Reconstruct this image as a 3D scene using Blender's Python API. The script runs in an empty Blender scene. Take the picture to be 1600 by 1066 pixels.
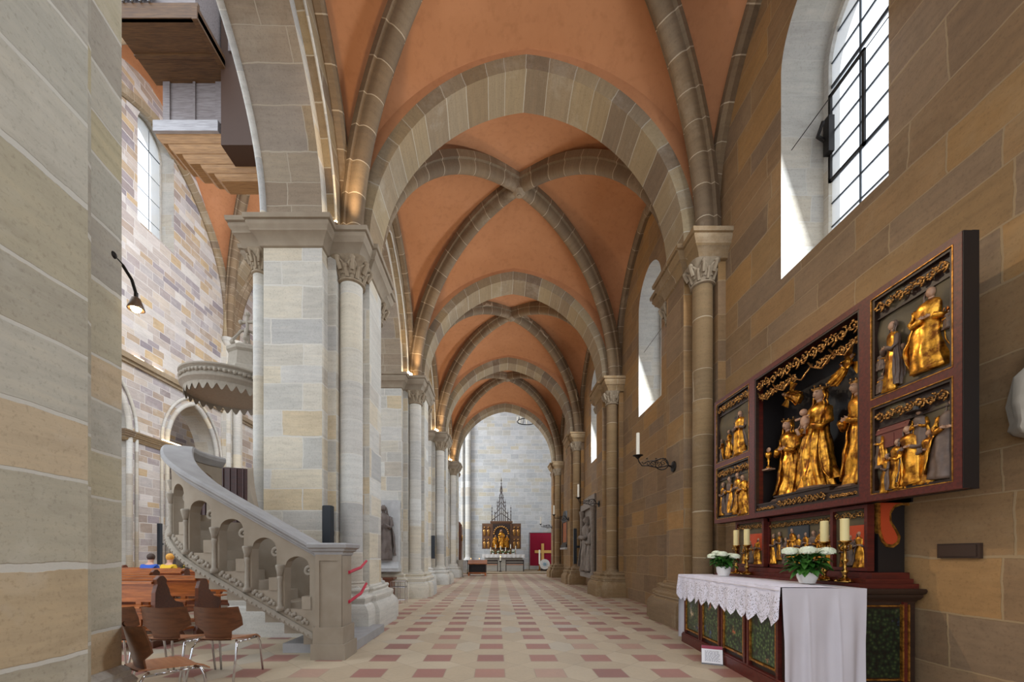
import bpy, math, random
from mathutils import Vector, Matrix
PI = math.pi
random.seed(7)
SC = bpy.context.scene
COL = SC.collection

# ---------------------------------------------------------------- camera, world, lights, exposure
cam_d = bpy.data.cameras.new('camera'); cam = bpy.data.objects.new('camera', cam_d); COL.objects.link(cam)
cam.location = (0, 0, 1.35); cam.rotation_euler = (PI/2, 0, 0)
cam_d.sensor_width = 36; cam_d.lens = 635/1600*36
cam_d.shift_x = (800-775)/1600; cam_d.shift_y = (868-533)/1600
cam_d.clip_start = 0.05; cam_d.clip_end = 300
SC.camera = cam
SC.view_settings.view_transform = 'Standard'; SC.view_settings.look = 'None'
SC.view_settings.exposure = 0.22; SC.view_settings.gamma = 1.0; SC.view_settings.use_curve_mapping = False
SC.cycles.max_bounces = 7; SC.cycles.diffuse_bounces = 4; SC.cycles.use_denoising = True
SC.cycles.sample_clamp_indirect = 6.0
W = bpy.data.worlds.new('sky'); SC.world = W; W.use_nodes = True
WB = W.node_tree.nodes['Background']; WB.inputs[0].default_value = (0.86, 0.93, 1.0, 1); WB.inputs[1].default_value = 1.9

def area(name, loc, aim, sx, sy, power, color):
    d = bpy.data.lights.new(name, 'AREA'); d.shape = 'RECTANGLE'; d.size = sx; d.size_y = sy; d.energy = power; d.color = color
    o = bpy.data.objects.new(name, d); COL.objects.link(o); o.location = loc
    o.rotation_euler = (Vector(aim)-Vector(loc)).to_track_quat('-Z', 'Y').to_euler(); return o
def spot(name, loc, aim, power, color, ang=70, blend=0.6, r=0.05):
    d = bpy.data.lights.new(name, 'SPOT'); d.energy = power; d.color = color; d.spot_size = math.radians(ang); d.spot_blend = blend; d.shadow_soft_size = r
    o = bpy.data.objects.new(name, d); COL.objects.link(o); o.location = loc
    o.rotation_euler = (Vector(aim)-Vector(loc)).to_track_quat('-Z', 'Y').to_euler(); return o
PZ = [2.17+5.83*k for k in range(5)]           # pier depths
BC = [(PZ[i]+PZ[i+1])/2 for i in range(4)]
DAY = (0.85, 0.93, 1.0); WARM = (1.0, 0.72, 0.42)
for i in range(4):                              # daylight through the south windows
    area('window_daylight', (4.13, BC[i]-0.04, 7.0), (-3.0, BC[i]+0.2, 4.6), 1.0, 2.8, 190, DAY)
area('nave_fill', (-5.5, 14.0, 19.0), (-16.8, 21, 10), 8, 5, 1500, (0.95, 0.96, 1.0))  # added unseen lamp that brightens the nave wall; no window at this spot
area('end_wall_fill', (-12, 30, 11), (2, 38, 6), 6, 6, 2300, DAY)  # added area lamp in mid-air, lifting the brightness of the end wall

# ---------------------------------------------------------------- mesh helpers
class MB:
    def __init__(s, M=None): s.v = []; s.f = []; s.uv = {}; s.M = M; s.mi = {}
    def p(s, co):
        co = Vector(co)
        if s.M is not None: co = s.M @ co
        s.v.append(co); return len(s.v)-1
    def face(s, idx, uv=None, m=0):
        s.f.append(tuple(idx))
        if uv: s.uv[len(s.f)-1] = uv
        if m: s.mi[len(s.f)-1] = m
    def poly(s, pts, uv=None, m=0): s.face([s.p(q) for q in pts], uv, m)
    def box(s, x0, x1, y0, y1, z0, z1, m=0):
        i = [s.p((x, y, z)) for z in (z0, z1) for y in (y0, y1) for x in (x0, x1)]
        for q in ((0,2,3,1),(4,5,7,6),(0,1,5,4),(2,6,7,3),(0,4,6,2),(1,3,7,5)): s.face([i[k] for k in q], None, m)
    def bbox(s, x0, x1, y0, y1, z0, z1, b=0.01):          # box with chamfered upright and top edges
        pl = [(x0+b,y0),(x1-b,y0),(x1,y0+b),(x1,y1-b),(x1-b,y1),(x0+b,y1),(x0,y1-b),(x0,y0+b)]
        cx, cy = (x0+x1)/2, (y0+y1)/2
        sh = lambda k: [(cx+(x-cx)*(1-b/max((x1-x0)/2, 1e-4)*k), cy+(y-cy)*(1-b/max((y1-y0)/2, 1e-4)*k)) for x, y in pl]
        s.rings([[(x,y,z0+b) if 0 else (x,y,z0) for x,y in pl], [(x,y,z1-b) for x,y in pl], [(x,y,z1) for x,y in sh(1)]], True, True)
    def rings(s, rs, cap0=False, cap1=False, closed=True, uvf=None):
        ids = [[s.p(q) for q in r] for r in rs]; n = len(ids[0])
        for j in range(len(ids)-1):
            for k in range(n if closed else n-1):
                a, b = k, (k+1) % n
                uv = None
                if uvf: uv = [uvf(j, k), uvf(j, k+1), uvf(j+1, k+1), uvf(j+1, k)]
                s.face((ids[j][a], ids[j][b], ids[j+1][b], ids[j+1][a]), uv)
        if cap0: s.face(list(reversed(ids[0])))
        if cap1: s.face(ids[-1])
        return ids
    def prism(s, pl, z0, z1): s.rings([[(x,y,z0) for x,y in pl], [(x,y,z1) for x,y in pl]], True, True)
    def lathe(s, prof, c=(0,0,0), seg=24, mod=None, cap=True, uv=False):
        rs = []
        for r, z in prof:
            ring = []
            for k in range(seg):
                a = 2*PI*k/seg; rr = r*(mod(a, z) if mod else 1)
                ring.append((c[0]+rr*math.cos(a), c[1]+rr*math.sin(a), c[2]+z))
            rs.append(ring)
        uvf = None
        if uv:
            uvf = lambda j, k: (0.1+0.9*k/seg*0.6, c[2]+prof[j][1])
        s.rings(rs, cap, cap, True, uvf)
    def tube(s, path, r, seg=8, cap=True):
        path = [Vector(p) for p in path]; rs = []
        up = Vector((0.13, 0.31, 0.94)).normalized(); n = len(path)
        for i, p in enumerate(path):
            t = (path[min(i+1, n-1)]-path[max(i-1, 0)])
            t = t.normalized() if t.length > 1e-9 else Vector((0,0,1))
            a = t.cross(up)
            if a.length < 0.05: a = t.cross(Vector((1,0,0)))
            a.normalize(); b = t.cross(a)
            rr = r(i/(n-1)) if callable(r) else r
            rs.append([p + a*math.cos(2*PI*k/seg)*rr + b*math.sin(2*PI*k/seg)*rr for k in range(seg)])
        s.rings(rs, cap, cap)
    def ball(s, c, r, seg=12, rn=8, f=None):
        rx, ry, rz = (r, r, r) if not isinstance(r, (tuple, list)) else r
        rs = []
        for j in range(1, rn):
            t = -PI/2+PI*j/rn
            ring = []
            for k in range(seg):
                a = 2*PI*k/seg; d = Vector((math.cos(t)*math.cos(a), math.cos(t)*math.sin(a), math.sin(t)))
                w = f(d) if f else 1
                ring.append((c[0]+d.x*rx*w, c[1]+d.y*ry*w, c[2]+d.z*rz*w))
            rs.append(ring)
        s.rings(rs, True, True)
    def grid(s, fn, nu, nv, uv=None):
        ids = [[s.p(fn(i/nu, j/nv)) for i in range(nu+1)] for j in range(nv+1)]
        for j in range(nv):
            for i in range(nu):
                u = [uv(a/nu, b/nv) for a, b in ((i,j),(i+1,j),(i+1,j+1),(i,j+1))] if uv else None
                s.face((ids[j][i], ids[j][i+1], ids[j+1][i+1], ids[j+1][i]), u)
    def build(s, name, mat, parent=None, smooth=False, noff=False):
        off = Vector((0,0,0)); q = parent
        while q is not None and not noff: off += q.location; q = q.parent
        me = bpy.data.meshes.new(name)
        me.from_pydata([tuple(v-off) for v in s.v], [], s.f)
        me.validate(clean_customdata=False) if False else None
        mats = mat if isinstance(mat, (list, tuple)) else [mat]
        for m in mats: me.materials.append(m)
        uvl = me.uv_layers.new(name='UVMap'); d = uvl.data
        for fi, pl in enumerate(me.polygons):
            if fi in s.uv:
                for k, li in enumerate(pl.loop_indices): d[li].uv = s.uv[fi][k]
            else:
                n = pl.normal; ax, ay, az = abs(n.x), abs(n.y), abs(n.z)
                for li in pl.loop_indices:
                    c = s.v[me.loops[li].vertex_index]
                    d[li].uv = (c.x, c.y) if az > ax and az > ay else ((c.y+0.37, c.z) if ax > ay else (c.x, c.z))
            if smooth: pl.use_smooth = True
            if fi in s.mi: pl.material_index = s.mi[fi]
        me.update()
        o = bpy.data.objects.new(name, me); COL.objects.link(o)
        if parent is not None: o.parent = parent
        return o
def auto_smooth(o, deg=35):
    me = o.data
    for p in me.polygons: p.use_smooth = True
    me.set_sharp_from_angle(angle=math.radians(deg)); return o
def tag(o, label=None, cat=None, group=None, kind=None):
    if label: o['label'] = label
    if cat: o['category'] = cat
    if group: o['group'] = group
    if kind: o['kind'] = kind
    return o
def thing(name, label, cat, loc=(0,0,0), rz=0, group=None):
    o = bpy.data.objects.new(name, None); COL.objects.link(o); o.location = loc; o.rotation_euler = (0,0,rz)
    o.empty_display_size = 0.1
    return tag(o, label, cat, group)
def kids(o): return [c for c in bpy.data.objects if c.parent is o]
def dup(o, loc=None, label=None, rz=None, parent=None):
    c = o.copy(); COL.objects.link(c)
    if parent is not None: c.parent = parent
    for ch in kids(o): dup(ch, parent=c)
    if loc is not None: c.location = loc
    if rz is not None: c.rotation_euler = (0,0,rz)
    if label: c['label'] = label
    return c
def offset_poly(pl, d):
    n = len(pl); out = []
    ar = sum(pl[i][0]*pl[(i+1)%n][1]-pl[(i+1)%n][0]*pl[i][1] for i in range(n))
    sg = 1 if ar > 0 else -1
    for i in range(n):
        p0, p1, p2 = Vector(pl[i-1]), Vector(pl[i]), Vector(pl[(i+1)%n])
        e1 = (p1-p0).normalized(); e2 = (p2-p1).normalized()
        n1 = Vector((e1.y, -e1.x))*sg; n2 = Vector((e2.y, -e2.x))*sg
        b = (n1+n2)
        b = b/ max(b.length_squared/2, 0.3) if b.length > 1e-6 else n1
        out.append((p1.x+b.x*d, p1.y+b.y*d))
    return out
def arch_pts(a, r, n=24, e=0.35):
    """pointed arch, half span a, rise r: list of (x, h) from -a to a"""
    d = max((a*a+2*a*e-r*r)/(2*r), -1.5); R = math.hypot(a+e, d)
    t0 = math.atan2(d, a+e); t1 = math.atan2(r+d, e)
    right = [(-e+R*math.cos(t0+(t1-t0)*k/n), -d+R*math.sin(t0+(t1-t0)*k/n)) for k in range(n+1)]
    return [(-x, h) for x, h in right] + [(x, h) for x, h in reversed(right[:-1])]

# ---------------------------------------------------------------- materials
def nt(name):
    m = bpy.data.materials.new(name); m.use_nodes = True
    return m, m.node_tree.nodes, m.node_tree.links, m.node_tree.nodes['Principled BSDF']
def lin(c):
    return tuple(((v/255)/12.92 if v <= 10 else (((v/255)+0.055)/1.055)**2.4) for v in c) + (1,)
def mathn(N, L, op, a, b=None, c=None):
    n = N.new('ShaderNodeMath'); n.operation = op
    for i, x in enumerate((a, b, c)):
        if x is None: continue
        if isinstance(x, (int, float)): n.inputs[i].default_value = x
        else: L.new(x, n.inputs[i])
    return n.outputs[0]
def mixc(N, L, fac, a, b, mode='MIX'):
    n = N.new('ShaderNodeMix'); n.data_type = 'RGBA'; n.blend_type = mode
    for s, x in ((n.inputs[0], fac), (n.inputs[6], a), (n.inputs[7], b)):
        if isinstance(x, (int, float)): s.default_value = x
        elif isinstance(x, tuple): s.default_value = x
        else: L.new(x, s)
    return n.outputs[2]
def ramp(N, L, fac, stops, interp='LINEAR'):
    n = N.new('ShaderNodeValToRGB'); n.color_ramp.interpolation = interp; cr = n.color_ramp
    while len(cr.elements) < len(stops): cr.elements.new(0.5)
    for e, (p, c) in zip(cr.elements, stops): e.position = p; e.color = c
    L.new(fac, n.inputs[0]); return n.outputs[0]
def noise(N, L, vec, scale, detail=3, rough=0.5):
    n = N.new('ShaderNodeTexNoise'); n.inputs['Scale'].default_value = scale; n.inputs['Detail'].default_value = detail; n.inputs['Roughness'].default_value = rough
    if vec is not None: L.new(vec, n.inputs['Vector'])
    return n.outputs['Fac']
def bump(N, L, B, h, strength=0.3, dist=0.02):
    n = N.new('ShaderNodeBump'); n.inputs['Strength'].default_value = strength; n.inputs['Distance'].default_value = dist
    L.new(h, n.inputs['Height']); L.new(n.outputs[0], B.inputs['Normal'])
def stone(name, palette, bw, bh, mortar, msize=0.012, mott=0.25, bstr=0.5, rough=0.85, warp=1.0, soft=0.78):
    m, N, L, B = nt(name)
    uv = N.new('ShaderNodeUVMap'); uv.uv_map = 'UVMap'
    oi = N.new('ShaderNodeObjectInfo'); geo = N.new('ShaderNodeTexCoord')
    sp = N.new('ShaderNodeSeparateXYZ'); L.new(uv.outputs[0], sp.inputs[0])
    rnd = mathn(N, L, 'MULTIPLY', oi.outputs['Random'], 53.0)
    wob = noise(N, L, uv.outputs[0], 1.7, 2)
    wob3 = noise(N, L, uv.outputs[0], 11, 3, 0.6)
    wob2 = mathn(N, L, 'ADD', mathn(N, L, 'MULTIPLY', mathn(N, L, 'SUBTRACT', wob, 0.5), 0.09), mathn(N, L, 'MULTIPLY', mathn(N, L, 'SUBTRACT', wob3, 0.5), 0.022))
    u = mathn(N, L, 'ADD', mathn(N, L, 'ADD', sp.outputs[0], rnd), wob2)
    s1 = mathn(N, L, 'MULTIPLY', mathn(N, L, 'SINE', mathn(N, L, 'MULTIPLY', sp.outputs[1], 2.9/ (bh/0.4))), bh*0.22*warp)
    s2 = mathn(N, L, 'MULTIPLY', mathn(N, L, 'SINE', mathn(N, L, 'MULTIPLY', sp.outputs[1], 7.3/(bh/0.4))), bh*0.07*warp)
    v = mathn(N, L, 'ADD', mathn(N, L, 'ADD', mathn(N, L, 'ADD', sp.outputs[1], s1), s2), mathn(N, L, 'MULTIPLY', wob2, 0.6))
    cb = N.new('ShaderNodeCombineXYZ'); L.new(u, cb.inputs[0]); L.new(v, cb.inputs[1])
    br = N.new('ShaderNodeTexBrick'); L.new(cb.outputs[0], br.inputs['Vector'])
    br.inputs['Color1'].default_value = (0,0,0,1); br.inputs['Color2'].default_value = (1,1,1,1); br.inputs['Mortar'].default_value = (0.5,0.5,0.5,1)
    br.inputs['Scale'].default_value = 1; br.inputs['Mortar Size'].default_value = msize; br.inputs['Mortar Smooth'].default_value = 0.25
    br.inputs['Bias'].default_value = 0; br.inputs['Brick Width'].default_value = bw; br.inputs['Row Height'].default_value = bh
    br.offset = 0.42; br.squash = 1.5; br.squash_frequency = 3
    k = len(palette); av = [sum(c[i] for c in palette)/k for i in range(3)]; palette = [tuple(c[i]*soft+av[i]*(1-soft) for i in range(3)) for c in palette]; stops = [((i+0.5)/k, lin(c)) for i, c in enumerate(palette)]
    col = ramp(N, L, br.outputs['Color'], stops)
    big = noise(N, L, geo.outputs['Object'], 0.9, 3, 0.6); fine = noise(N, L, geo.outputs['Object'], 9, 4, 0.65)
    mo = mathn(N, L, 'ADD', mathn(N, L, 'MULTIPLY', big, mott*1.3), mathn(N, L, 'MULTIPLY', fine, mott*0.7))
    mo = mathn(N, L, 'ADD', mo, 1-mott)
    mc = N.new('ShaderNodeCombineColor'); [L.new(mo, mc.inputs[i]) for i in range(3)]
    col = mixc(N, L, 1.0, col, mc.outputs[0], 'MULTIPLY')
    mp = N.new('ShaderNodeMapping'); mp.inputs['Scale'].default_value = (1.3, 9, 1); L.new(cb.outputs[0], mp.inputs[0]); lay = noise(N, L, mp.outputs[0], 1.5, 4, 0.65)
    col = mixc(N, L, 1.0, col, ramp(N, L, lay, [(0.3, (0.86,0.85,0.84,1)), (0.5, (0.98,0.98,0.98,1)), (0.7, (1.08,1.06,1.03,1))]), 'MULTIPLY')
    pat = noise(N, L, geo.outputs['Object'], 0.8, 5, 0.72)
    wash = tuple(min(1, lin(mortar)[i]*1.05) for i in range(3))+(1,)
    wf = N.new('ShaderNodeMapRange'); L.new(pat, wf.inputs[0]); wf.inputs[1].default_value = 0.54; wf.inputs[2].default_value = 0.72; wf.inputs[4].default_value = 0.42
    col = mixc(N, L, wf.outputs[0], col, wash)
    sp2 = noise(N, L, geo.outputs['Object'], 38, 3, 0.7)
    col = mixc(N, L, 1.0, col, ramp(N, L, sp2, [(0.32, (0.83,0.82,0.81,1)), (0.46, (1,1,1,1))]), 'MULTIPLY')
    mfac = mathn(N, L, 'MULTIPLY', br.outputs['Fac'], 0.75)
    col = mixc(N, L, mfac, col, lin(mortar))
    L.new(col, B.inputs['Base Color']); B.inputs['Roughness'].default_value = rough
    h = mathn(N, L, 'SUBTRACT', mathn(N, L, 'ADD', mathn(N, L, 'MULTIPLY', fine, 0.5), mathn(N, L, 'MULTIPLY', sp2, 0.25)), br.outputs['Fac'])
    bump(N, L, B, h, bstr, 0.012)
    return m
def plain(name, c, rough=0.6, metal=0.0, var=0.12, sc=6, bs=0.1, spec=0.5, c2=None, emit=None, es=0):
    m, N, L, B = nt(name); tc = N.new('ShaderNodeTexCoord')
    n = noise(N, L, tc.outputs['Object'], sc, 3)
    a = lin(c); b = lin(c2) if c2 else tuple(x*(1-var) for x in a[:3]) + (1,)
    col = mixc(N, L, n, b, a); L.new(col, B.inputs['Base Color'])
    B.inputs['Roughness'].default_value = rough; B.inputs['Metallic'].default_value = metal
    B.inputs['Specular IOR Level'].default_value = spec
    if bs: bump(N, L, B, n, bs, 0.01)
    if emit: B.inputs['Emission Color'].default_value = lin(emit); B.inputs['Emission Strength'].default_value = es
    return m
def wood(name, c1, c2, rough=0.4, sc=(1, 12, 12), bs=0.08):
    m, N, L, B = nt(name); tc = N.new('ShaderNodeTexCoord'); mp = N.new('ShaderNodeMapping'); mp.inputs['Scale'].default_value = sc
    L.new(tc.outputs['Object'], mp.inputs[0]); n = noise(N, L, mp.outputs[0], 3, 5, 0.6)
    L.new(ramp(N, L, n, [(0.3, lin(c1)), (0.7, lin(c2))]), B.inputs['Base Color']); B.inputs['Roughness'].default_value = rough
    bump(N, L, B, n, bs, 0.01); return m
def gilt(name, hi, lo, sc=14, thr=(0.38, 0.6), rough=0.32, metal=0.85):
    m, N, L, B = nt(name); tc = N.new('ShaderNodeTexCoord'); n = noise(N, L, tc.outputs['Object'], sc, 4, 0.6)
    L.new(ramp(N, L, n, [(thr[0], lin(lo)), (thr[1], lin(hi))]), B.inputs['Base Color'])
    B.inputs['Roughness'].default_value = rough; B.inputs['Metallic'].default_value = metal
    bump(N, L, B, n, 0.35, 0.01); return m

PALE = [(186,184,178),(204,198,186),(170,170,170),(212,200,176),(198,196,192),(180,170,156),(210,210,206),(200,180,146)]
M = {}
M['pale'] = stone('pale_ashlar', PALE, 0.85, 0.42, (206,202,194))
M['pale_shaft'] = stone('pale_shaft_stone', PALE[:7], 5.0, 0.75, (205,202,196), 0.008, 0.2)
M['near'] = stone('large_ashlar', [(180,174,156),(184,174,142),(160,154,144),(174,172,162),(190,186,174),(204,166,112),(166,160,144)], 1.05, 0.42, (206,202,192), 0.014, 0.22)
M['ochre'] = stone('ochre_ashlar', [(142,110,72),(130,102,72),(154,119,77),(120,96,72),(146,114,72),(162,121,70),(126,104,82),(138,112,84)], 0.95, 0.44, (158,134,100), 0.009, 0.4, soft=0.85)
M['ochre_shaft'] = stone('ochre_shaft_stone', [(140,113,78),(130,107,76),(150,122,84),(120,99,76),(146,118,80)], 5.0, 0.7, (184,168,142), 0.008, 0.2)
M['vous'] = stone('arch_voussoir_stone', [(152,134,108),(130,112,90),(164,146,114),(138,116,86),(154,138,112),(122,104,86)], 5.0, 0.42, (186,178,162), 0.009, 0.2, warp=0.6)
M['rib'] = stone('rib_stone', [(126,106,82),(108,90,70),(138,116,88),(114,92,68),(130,112,90)], 5.0, 0.5, (190,174,150), 0.009, 0.22, warp=0.3)
M['nave'] = stone('nave_ashlar', [(178,168,162),(200,188,174),(148,138,142),(208,202,198),(166,150,138),(192,168,132),(138,130,136),(202,196,190)], 0.7, 0.36, (206,202,198), 0.016, soft=1.0)
M['choir'] = stone('choir_ashlar', [(170,174,180),(186,186,186),(158,160,164),(194,196,200),(178,172,160),(160,164,170),(186,172,142)], 0.75, 0.36, (206,204,200), 0.012, soft=0.55)
M['ext'] = stone('reveal_plaster', [(176,172,164),(168,164,158),(184,178,168),(172,162,146)], 0.9, 0.45, (180,176,168), 0.008, 0.35, 0.4)
def plaster():
    m, N, L, B = nt('salmon_plaster'); tc = N.new('ShaderNodeTexCoord')
    a = noise(N, L, tc.outputs['Object'], 0.55, 5, 0.6); b = noise(N, L, tc.outputs['Object'], 7, 4, 0.6)
    col = ramp(N, L, a, [(0.3, lin((176,120,80))), (0.55, lin((188,131,90))), (0.75, lin((198,141,102)))])
    st = ramp(N, L, b, [(0.25, (0.86,0.84,0.82,1)), (0.5, (1,1,1,1))])
    L.new(mixc(N, L, 1.0, col, st, 'MULTIPLY'), B.inputs['Base Color']); B.inputs['Roughness'].default_value = 0.9
    bump(N, L, B, b, 0.15, 0.01); return m
M['plaster'] = plaster()
def floor_mat():
    m, N, L, B = nt('floor_tiles'); tc = N.new('ShaderNodeTexCoord'); s = N.new('ShaderNodeSeparateXYZ'); L.new(tc.outputs['Object'], s.inputs[0])
    P = 0.69
    gx = mathn(N, L, 'DIVIDE', mathn(N, L, 'ADD', s.outputs[0], 0.07), P); gy = mathn(N, L, 'DIVIDE', mathn(N, L, 'ADD', s.outputs[1], -4.66), 0.683)
    ix = mathn(N, L, 'ROUND', gx); iy = mathn(N, L, 'ROUND', gy)
    fx = mathn(N, L, 'ABSOLUTE', mathn(N, L, 'SUBTRACT', gx, ix)); fy = mathn(N, L, 'ABSOLUTE', mathn(N, L, 'SUBTRACT', gy, iy))
    mx = mathn(N, L, 'MAXIMUM', fx, fy); mn = mathn(N, L, 'MINIMUM', fx, fy)
    sq = mathn(N, L, 'LESS_THAN', mx, 0.25)
    e1 = mathn(N, L, 'LESS_THAN', mathn(N, L, 'ABSOLUTE', mathn(N, L, 'SUBTRACT', mx, 0.25)), 0.008)
    e2 = mathn(N, L, 'LESS_THAN', mathn(N, L, 'SUBTRACT', mx, mn), 0.010)
    e2 = mathn(N, L, 'MULTIPLY', e2, mathn(N, L, 'GREATER_THAN', mx, 0.25))
    joint = mathn(N, L, 'MAXIMUM', e1, e2)
    hor = mathn(N, L, 'GREATER_THAN', fx, fy)
    # id of the beige hexagons
    hx = mathn(N, L, 'MULTIPLY', hor, mathn(N, L, 'ADD', mathn(N, L, 'FLOOR', gx), 0.5)); hx2 = mathn(N, L, 'MULTIPLY', mathn(N, L, 'SUBTRACT', 1, hor), ix)
    hy = mathn(N, L, 'MULTIPLY', hor, iy); hy2 = mathn(N, L, 'MULTIPLY', mathn(N, L, 'SUBTRACT', 1, hor), mathn(N, L, 'ADD', mathn(N, L, 'FLOOR', gy), 0.5))
    def wn(a, b):
        c = N.new('ShaderNodeCombineXYZ'); L.new(a, c.inputs[0]); L.new(b, c.inputs[1]); w = N.new('ShaderNodeTexWhiteNoise'); w.noise_dimensions = '2D'; L.new(c.outputs[0], w.inputs['Vector']); return w.outputs['Value']
    beige = ramp(N, L, wn(mathn(N, L, 'ADD', hx, hx2), mathn(N, L, 'ADD', hy, hy2)), [(0.0, lin((176,158,134))), (0.5, lin((186,168,142))), (0.8, lin((190,174,150))), (1, lin((178,168,152)))])
    red = ramp(N, L, wn(ix, iy), [(0.0, lin((146,104,96))), (0.45, lin((158,112,102))), (0.85, lin((168,124,110))), (0.97, lin((176,144,126)))])
    col = mixc(N, L, sq, beige, red)
    n1 = noise(N, L, tc.outputs['Object'], 1.3, 4, 0.65); n2 = noise(N, L, tc.outputs['Object'], 22, 3, 0.7)
    mo = mathn(N, L, 'ADD', mathn(N, L, 'ADD', mathn(N, L, 'MULTIPLY', n1, 0.35), mathn(N, L, 'MULTIPLY', n2, 0.2)), 0.7)
    cc = N.new('ShaderNodeCombineColor'); [L.new(mo, cc.inputs[i]) for i in range(3)]
    col = mixc(N, L, 1.0, col, cc.outputs[0], 'MULTIPLY')
    col = mixc(N, L, mathn(N, L, 'MULTIPLY', joint, 0.55), col, lin((150,136,118)))
    L.new(col, B.inputs['Base Color']); L.new(mathn(N, L, 'ADD', mathn(N, L, 'MULTIPLY', n1, 0.25), 0.38), B.inputs['Roughness'])
    bump(N, L, B, mathn(N, L, 'SUBTRACT', mathn(N, L, 'MULTIPLY', n2, 0.2), joint), 0.25, 0.004); return m
M['floor'] = floor_mat()
M['carved'] = plain('carved_grey_stone', (164,154,140), 0.85, var=0.3, sc=18, bs=0.35)
M['marble'] = plain('grey_white_marble', (206,206,206), 0.6, c2=(150,150,152), sc=5, bs=0.2)
M['capital'] = plain('capital_stone', (166,150,126), 0.85, c2=(124,106,86), sc=16, bs=0.4)
M['stair'] = plain('pulpit_stair_stone', (164,152,136), 0.8, c2=(132,118,100), sc=4, bs=0.15)
M['stair_rail'] = plain('rail_stone', (168,166,166), 0.7, c2=(136,134,134), sc=6, bs=0.15)
M['redwood'] = wood('red_lacquered_frame', (62,18,13), (98,32,22), 0.42)
M['darkwood'] = wood('dark_brown_wood', (34,20,14), (52,32,22), 0.45)
M['blackwood'] = plain('black_painted_wood', (24,18,18), 0.5, bs=0.05)
M['bench'] = wood('orange_brown_bench_wood', (134,70,28), (198,116,52), 0.28)
M['benchdark'] = wood('dark_bench_end_wood', (80,40,20), (112,60,30), 0.35)
M['ply'] = wood('walnut_plywood', (88,54,34), (118,74,46), 0.35)
M['seatply'] = wood('light_seat_plywood', (156,104,72), (184,130,94), 0.3)
M['chrome'] = plain('chrome', (210,210,214), 0.12, 1.0, 0.05, bs=0)
M['organwood'] = wood('organ_brown_wood', (70,46,26), (108,76,44), 0.5, bs=0.15)
M['organgrey'] = wood('organ_grey_wood', (110,100,100), (146,138,138), 0.5)
M['organdark'] = plain('organ_dark_wood', (66,42,28), 0.6)
M['organtan'] = wood('organ_corbel_wood', (132,96,58), (172,130,84), 0.5)
M['pipe'] = plain('organ_pipe_metal', (176,186,200), 0.25, 1.0, bs=0)
M['gold'] = gilt('gilded_wood', (236,168,60), (122,70,24))
M['goldfine'] = gilt('gilded_openwork', (214,160,90), (96,62,34), 30)
M['goldline'] = gilt('gilt_line', (196,138,58), (120,78,30), 20, rough=0.4, metal=0.7)
M['brass'] = gilt('brass', (206,162,84), (140,100,48), 20, rough=0.22, metal=1.0)
M['flesh'] = plain('aged_polychrome_skin', (190,150,120), 0.5, c2=(140,104,82), sc=20, bs=0.1)
M['greyrobe'] = plain('aged_grey_brown_robe', (120,98,84), 0.5, c2=(62,48,42), sc=20, bs=0.25)
M['relief_bg'] = plain('dark_green_brown_ground', (104,88,56), 0.6, c2=(48,44,38), sc=7, bs=0.6)
M['relief_red'] = plain('dull_red_relief', (124,62,50), 0.6, c2=(84,44,38), sc=9, bs=0.2)
M['relief_sky'] = plain('dull_blue_relief', (56,64,72), 0.6, c2=(40,40,42), sc=6, bs=0.2)
M['orangepaint'] = plain('orange_red_paint', (190,72,34), 0.45, var=0.15, bs=0.05)
M['candle'] = plain('cream_wax', (226,208,150), 0.5, var=0.05, bs=0.02)
M['whitecandle'] = plain('white_wax', (236,228,210), 0.5, var=0.04, bs=0.02)
M['iron'] = plain('black_iron', (34,30,28), 0.5, 0.6, bs=0.1)
M['blacks'] = plain('black_speaker_shell', (30,36,44), 0.5, bs=0.02)
M['ceramic'] = plain('white_ceramic', (226,222,218), 0.25, var=0.03, bs=0)
M['petal'] = plain('white_petals', (238,240,226), 0.7, c2=(214,222,186), sc=30, bs=0.05)
M['leafy'] = plain('green_leaves', (62,116,36), 0.5, c2=(28,70,22), sc=9, bs=0.1)
M['banner'] = plain('crimson_cloth', (158,10,52), 0.85, var=0.15, bs=0.05)
M['crossgold'] = plain('yellow_gold_cloth', (240,190,110), 0.7, var=0.1, bs=0)
M['pager'] = plain('white_card', (232,230,234), 0.7, var=0.03, bs=0)
M['cardred'] = plain('dull_crimson_print', (150,60,80), 0.7, var=0.03, bs=0)
M['ink'] = plain('grey_ink', (120,116,130), 0.8, var=0.03, bs=0)
M['perspex'] = plain('dark_clear_stand', (90,84,84), 0.2, var=0.03, bs=0)
M['redrope'] = plain('red_barrier_tape', (190,30,60), 0.6, bs=0)
M['tubelight'] = plain('lit_lamp_tube', (255,240,210), 0.5, emit=(255,224,176), es=9, bs=0)
M['bulb'] = plain('lit_halogen_bulb', (255,240,210), 0.5, emit=(255,220,160), es=40, bs=0)
M['lampgrey'] = plain('bronze_grey_lamp_shell', (120,100,84), 0.4, 0.6, bs=0)
M['flame'] = plain('candle_flame', (255,210,120), 0.5, emit=(255,190,90), es=5, bs=0)
M['lead'] = plain('window_lead', (44,50,58), 0.6, bs=0)
M['plaque'] = plain('dark_bronze_plaque', (70,52,42), 0.5, 0.3, bs=0.1)
M['bluecloth'] = plain('blue_jacket_cloth', (44,84,176), 0.8, bs=0.1)
M['yellowcloth'] = plain('yellow_jacket_cloth', (216,176,40), 0.8, bs=0.1)
M['darkcloth'] = plain('dark_coat_cloth', (44,40,52), 0.8, bs=0.1)
M['orangecloth'] = plain('orange_patterned_cloth', (196,110,40), 0.8, c2=(226,190,90), sc=30, bs=0.1)
M['skin'] = plain('skin', (206,160,134), 0.55, var=0.08, bs=0)
M['hair'] = plain('brown_hair', (62,44,32), 0.6, bs=0.2)
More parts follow.
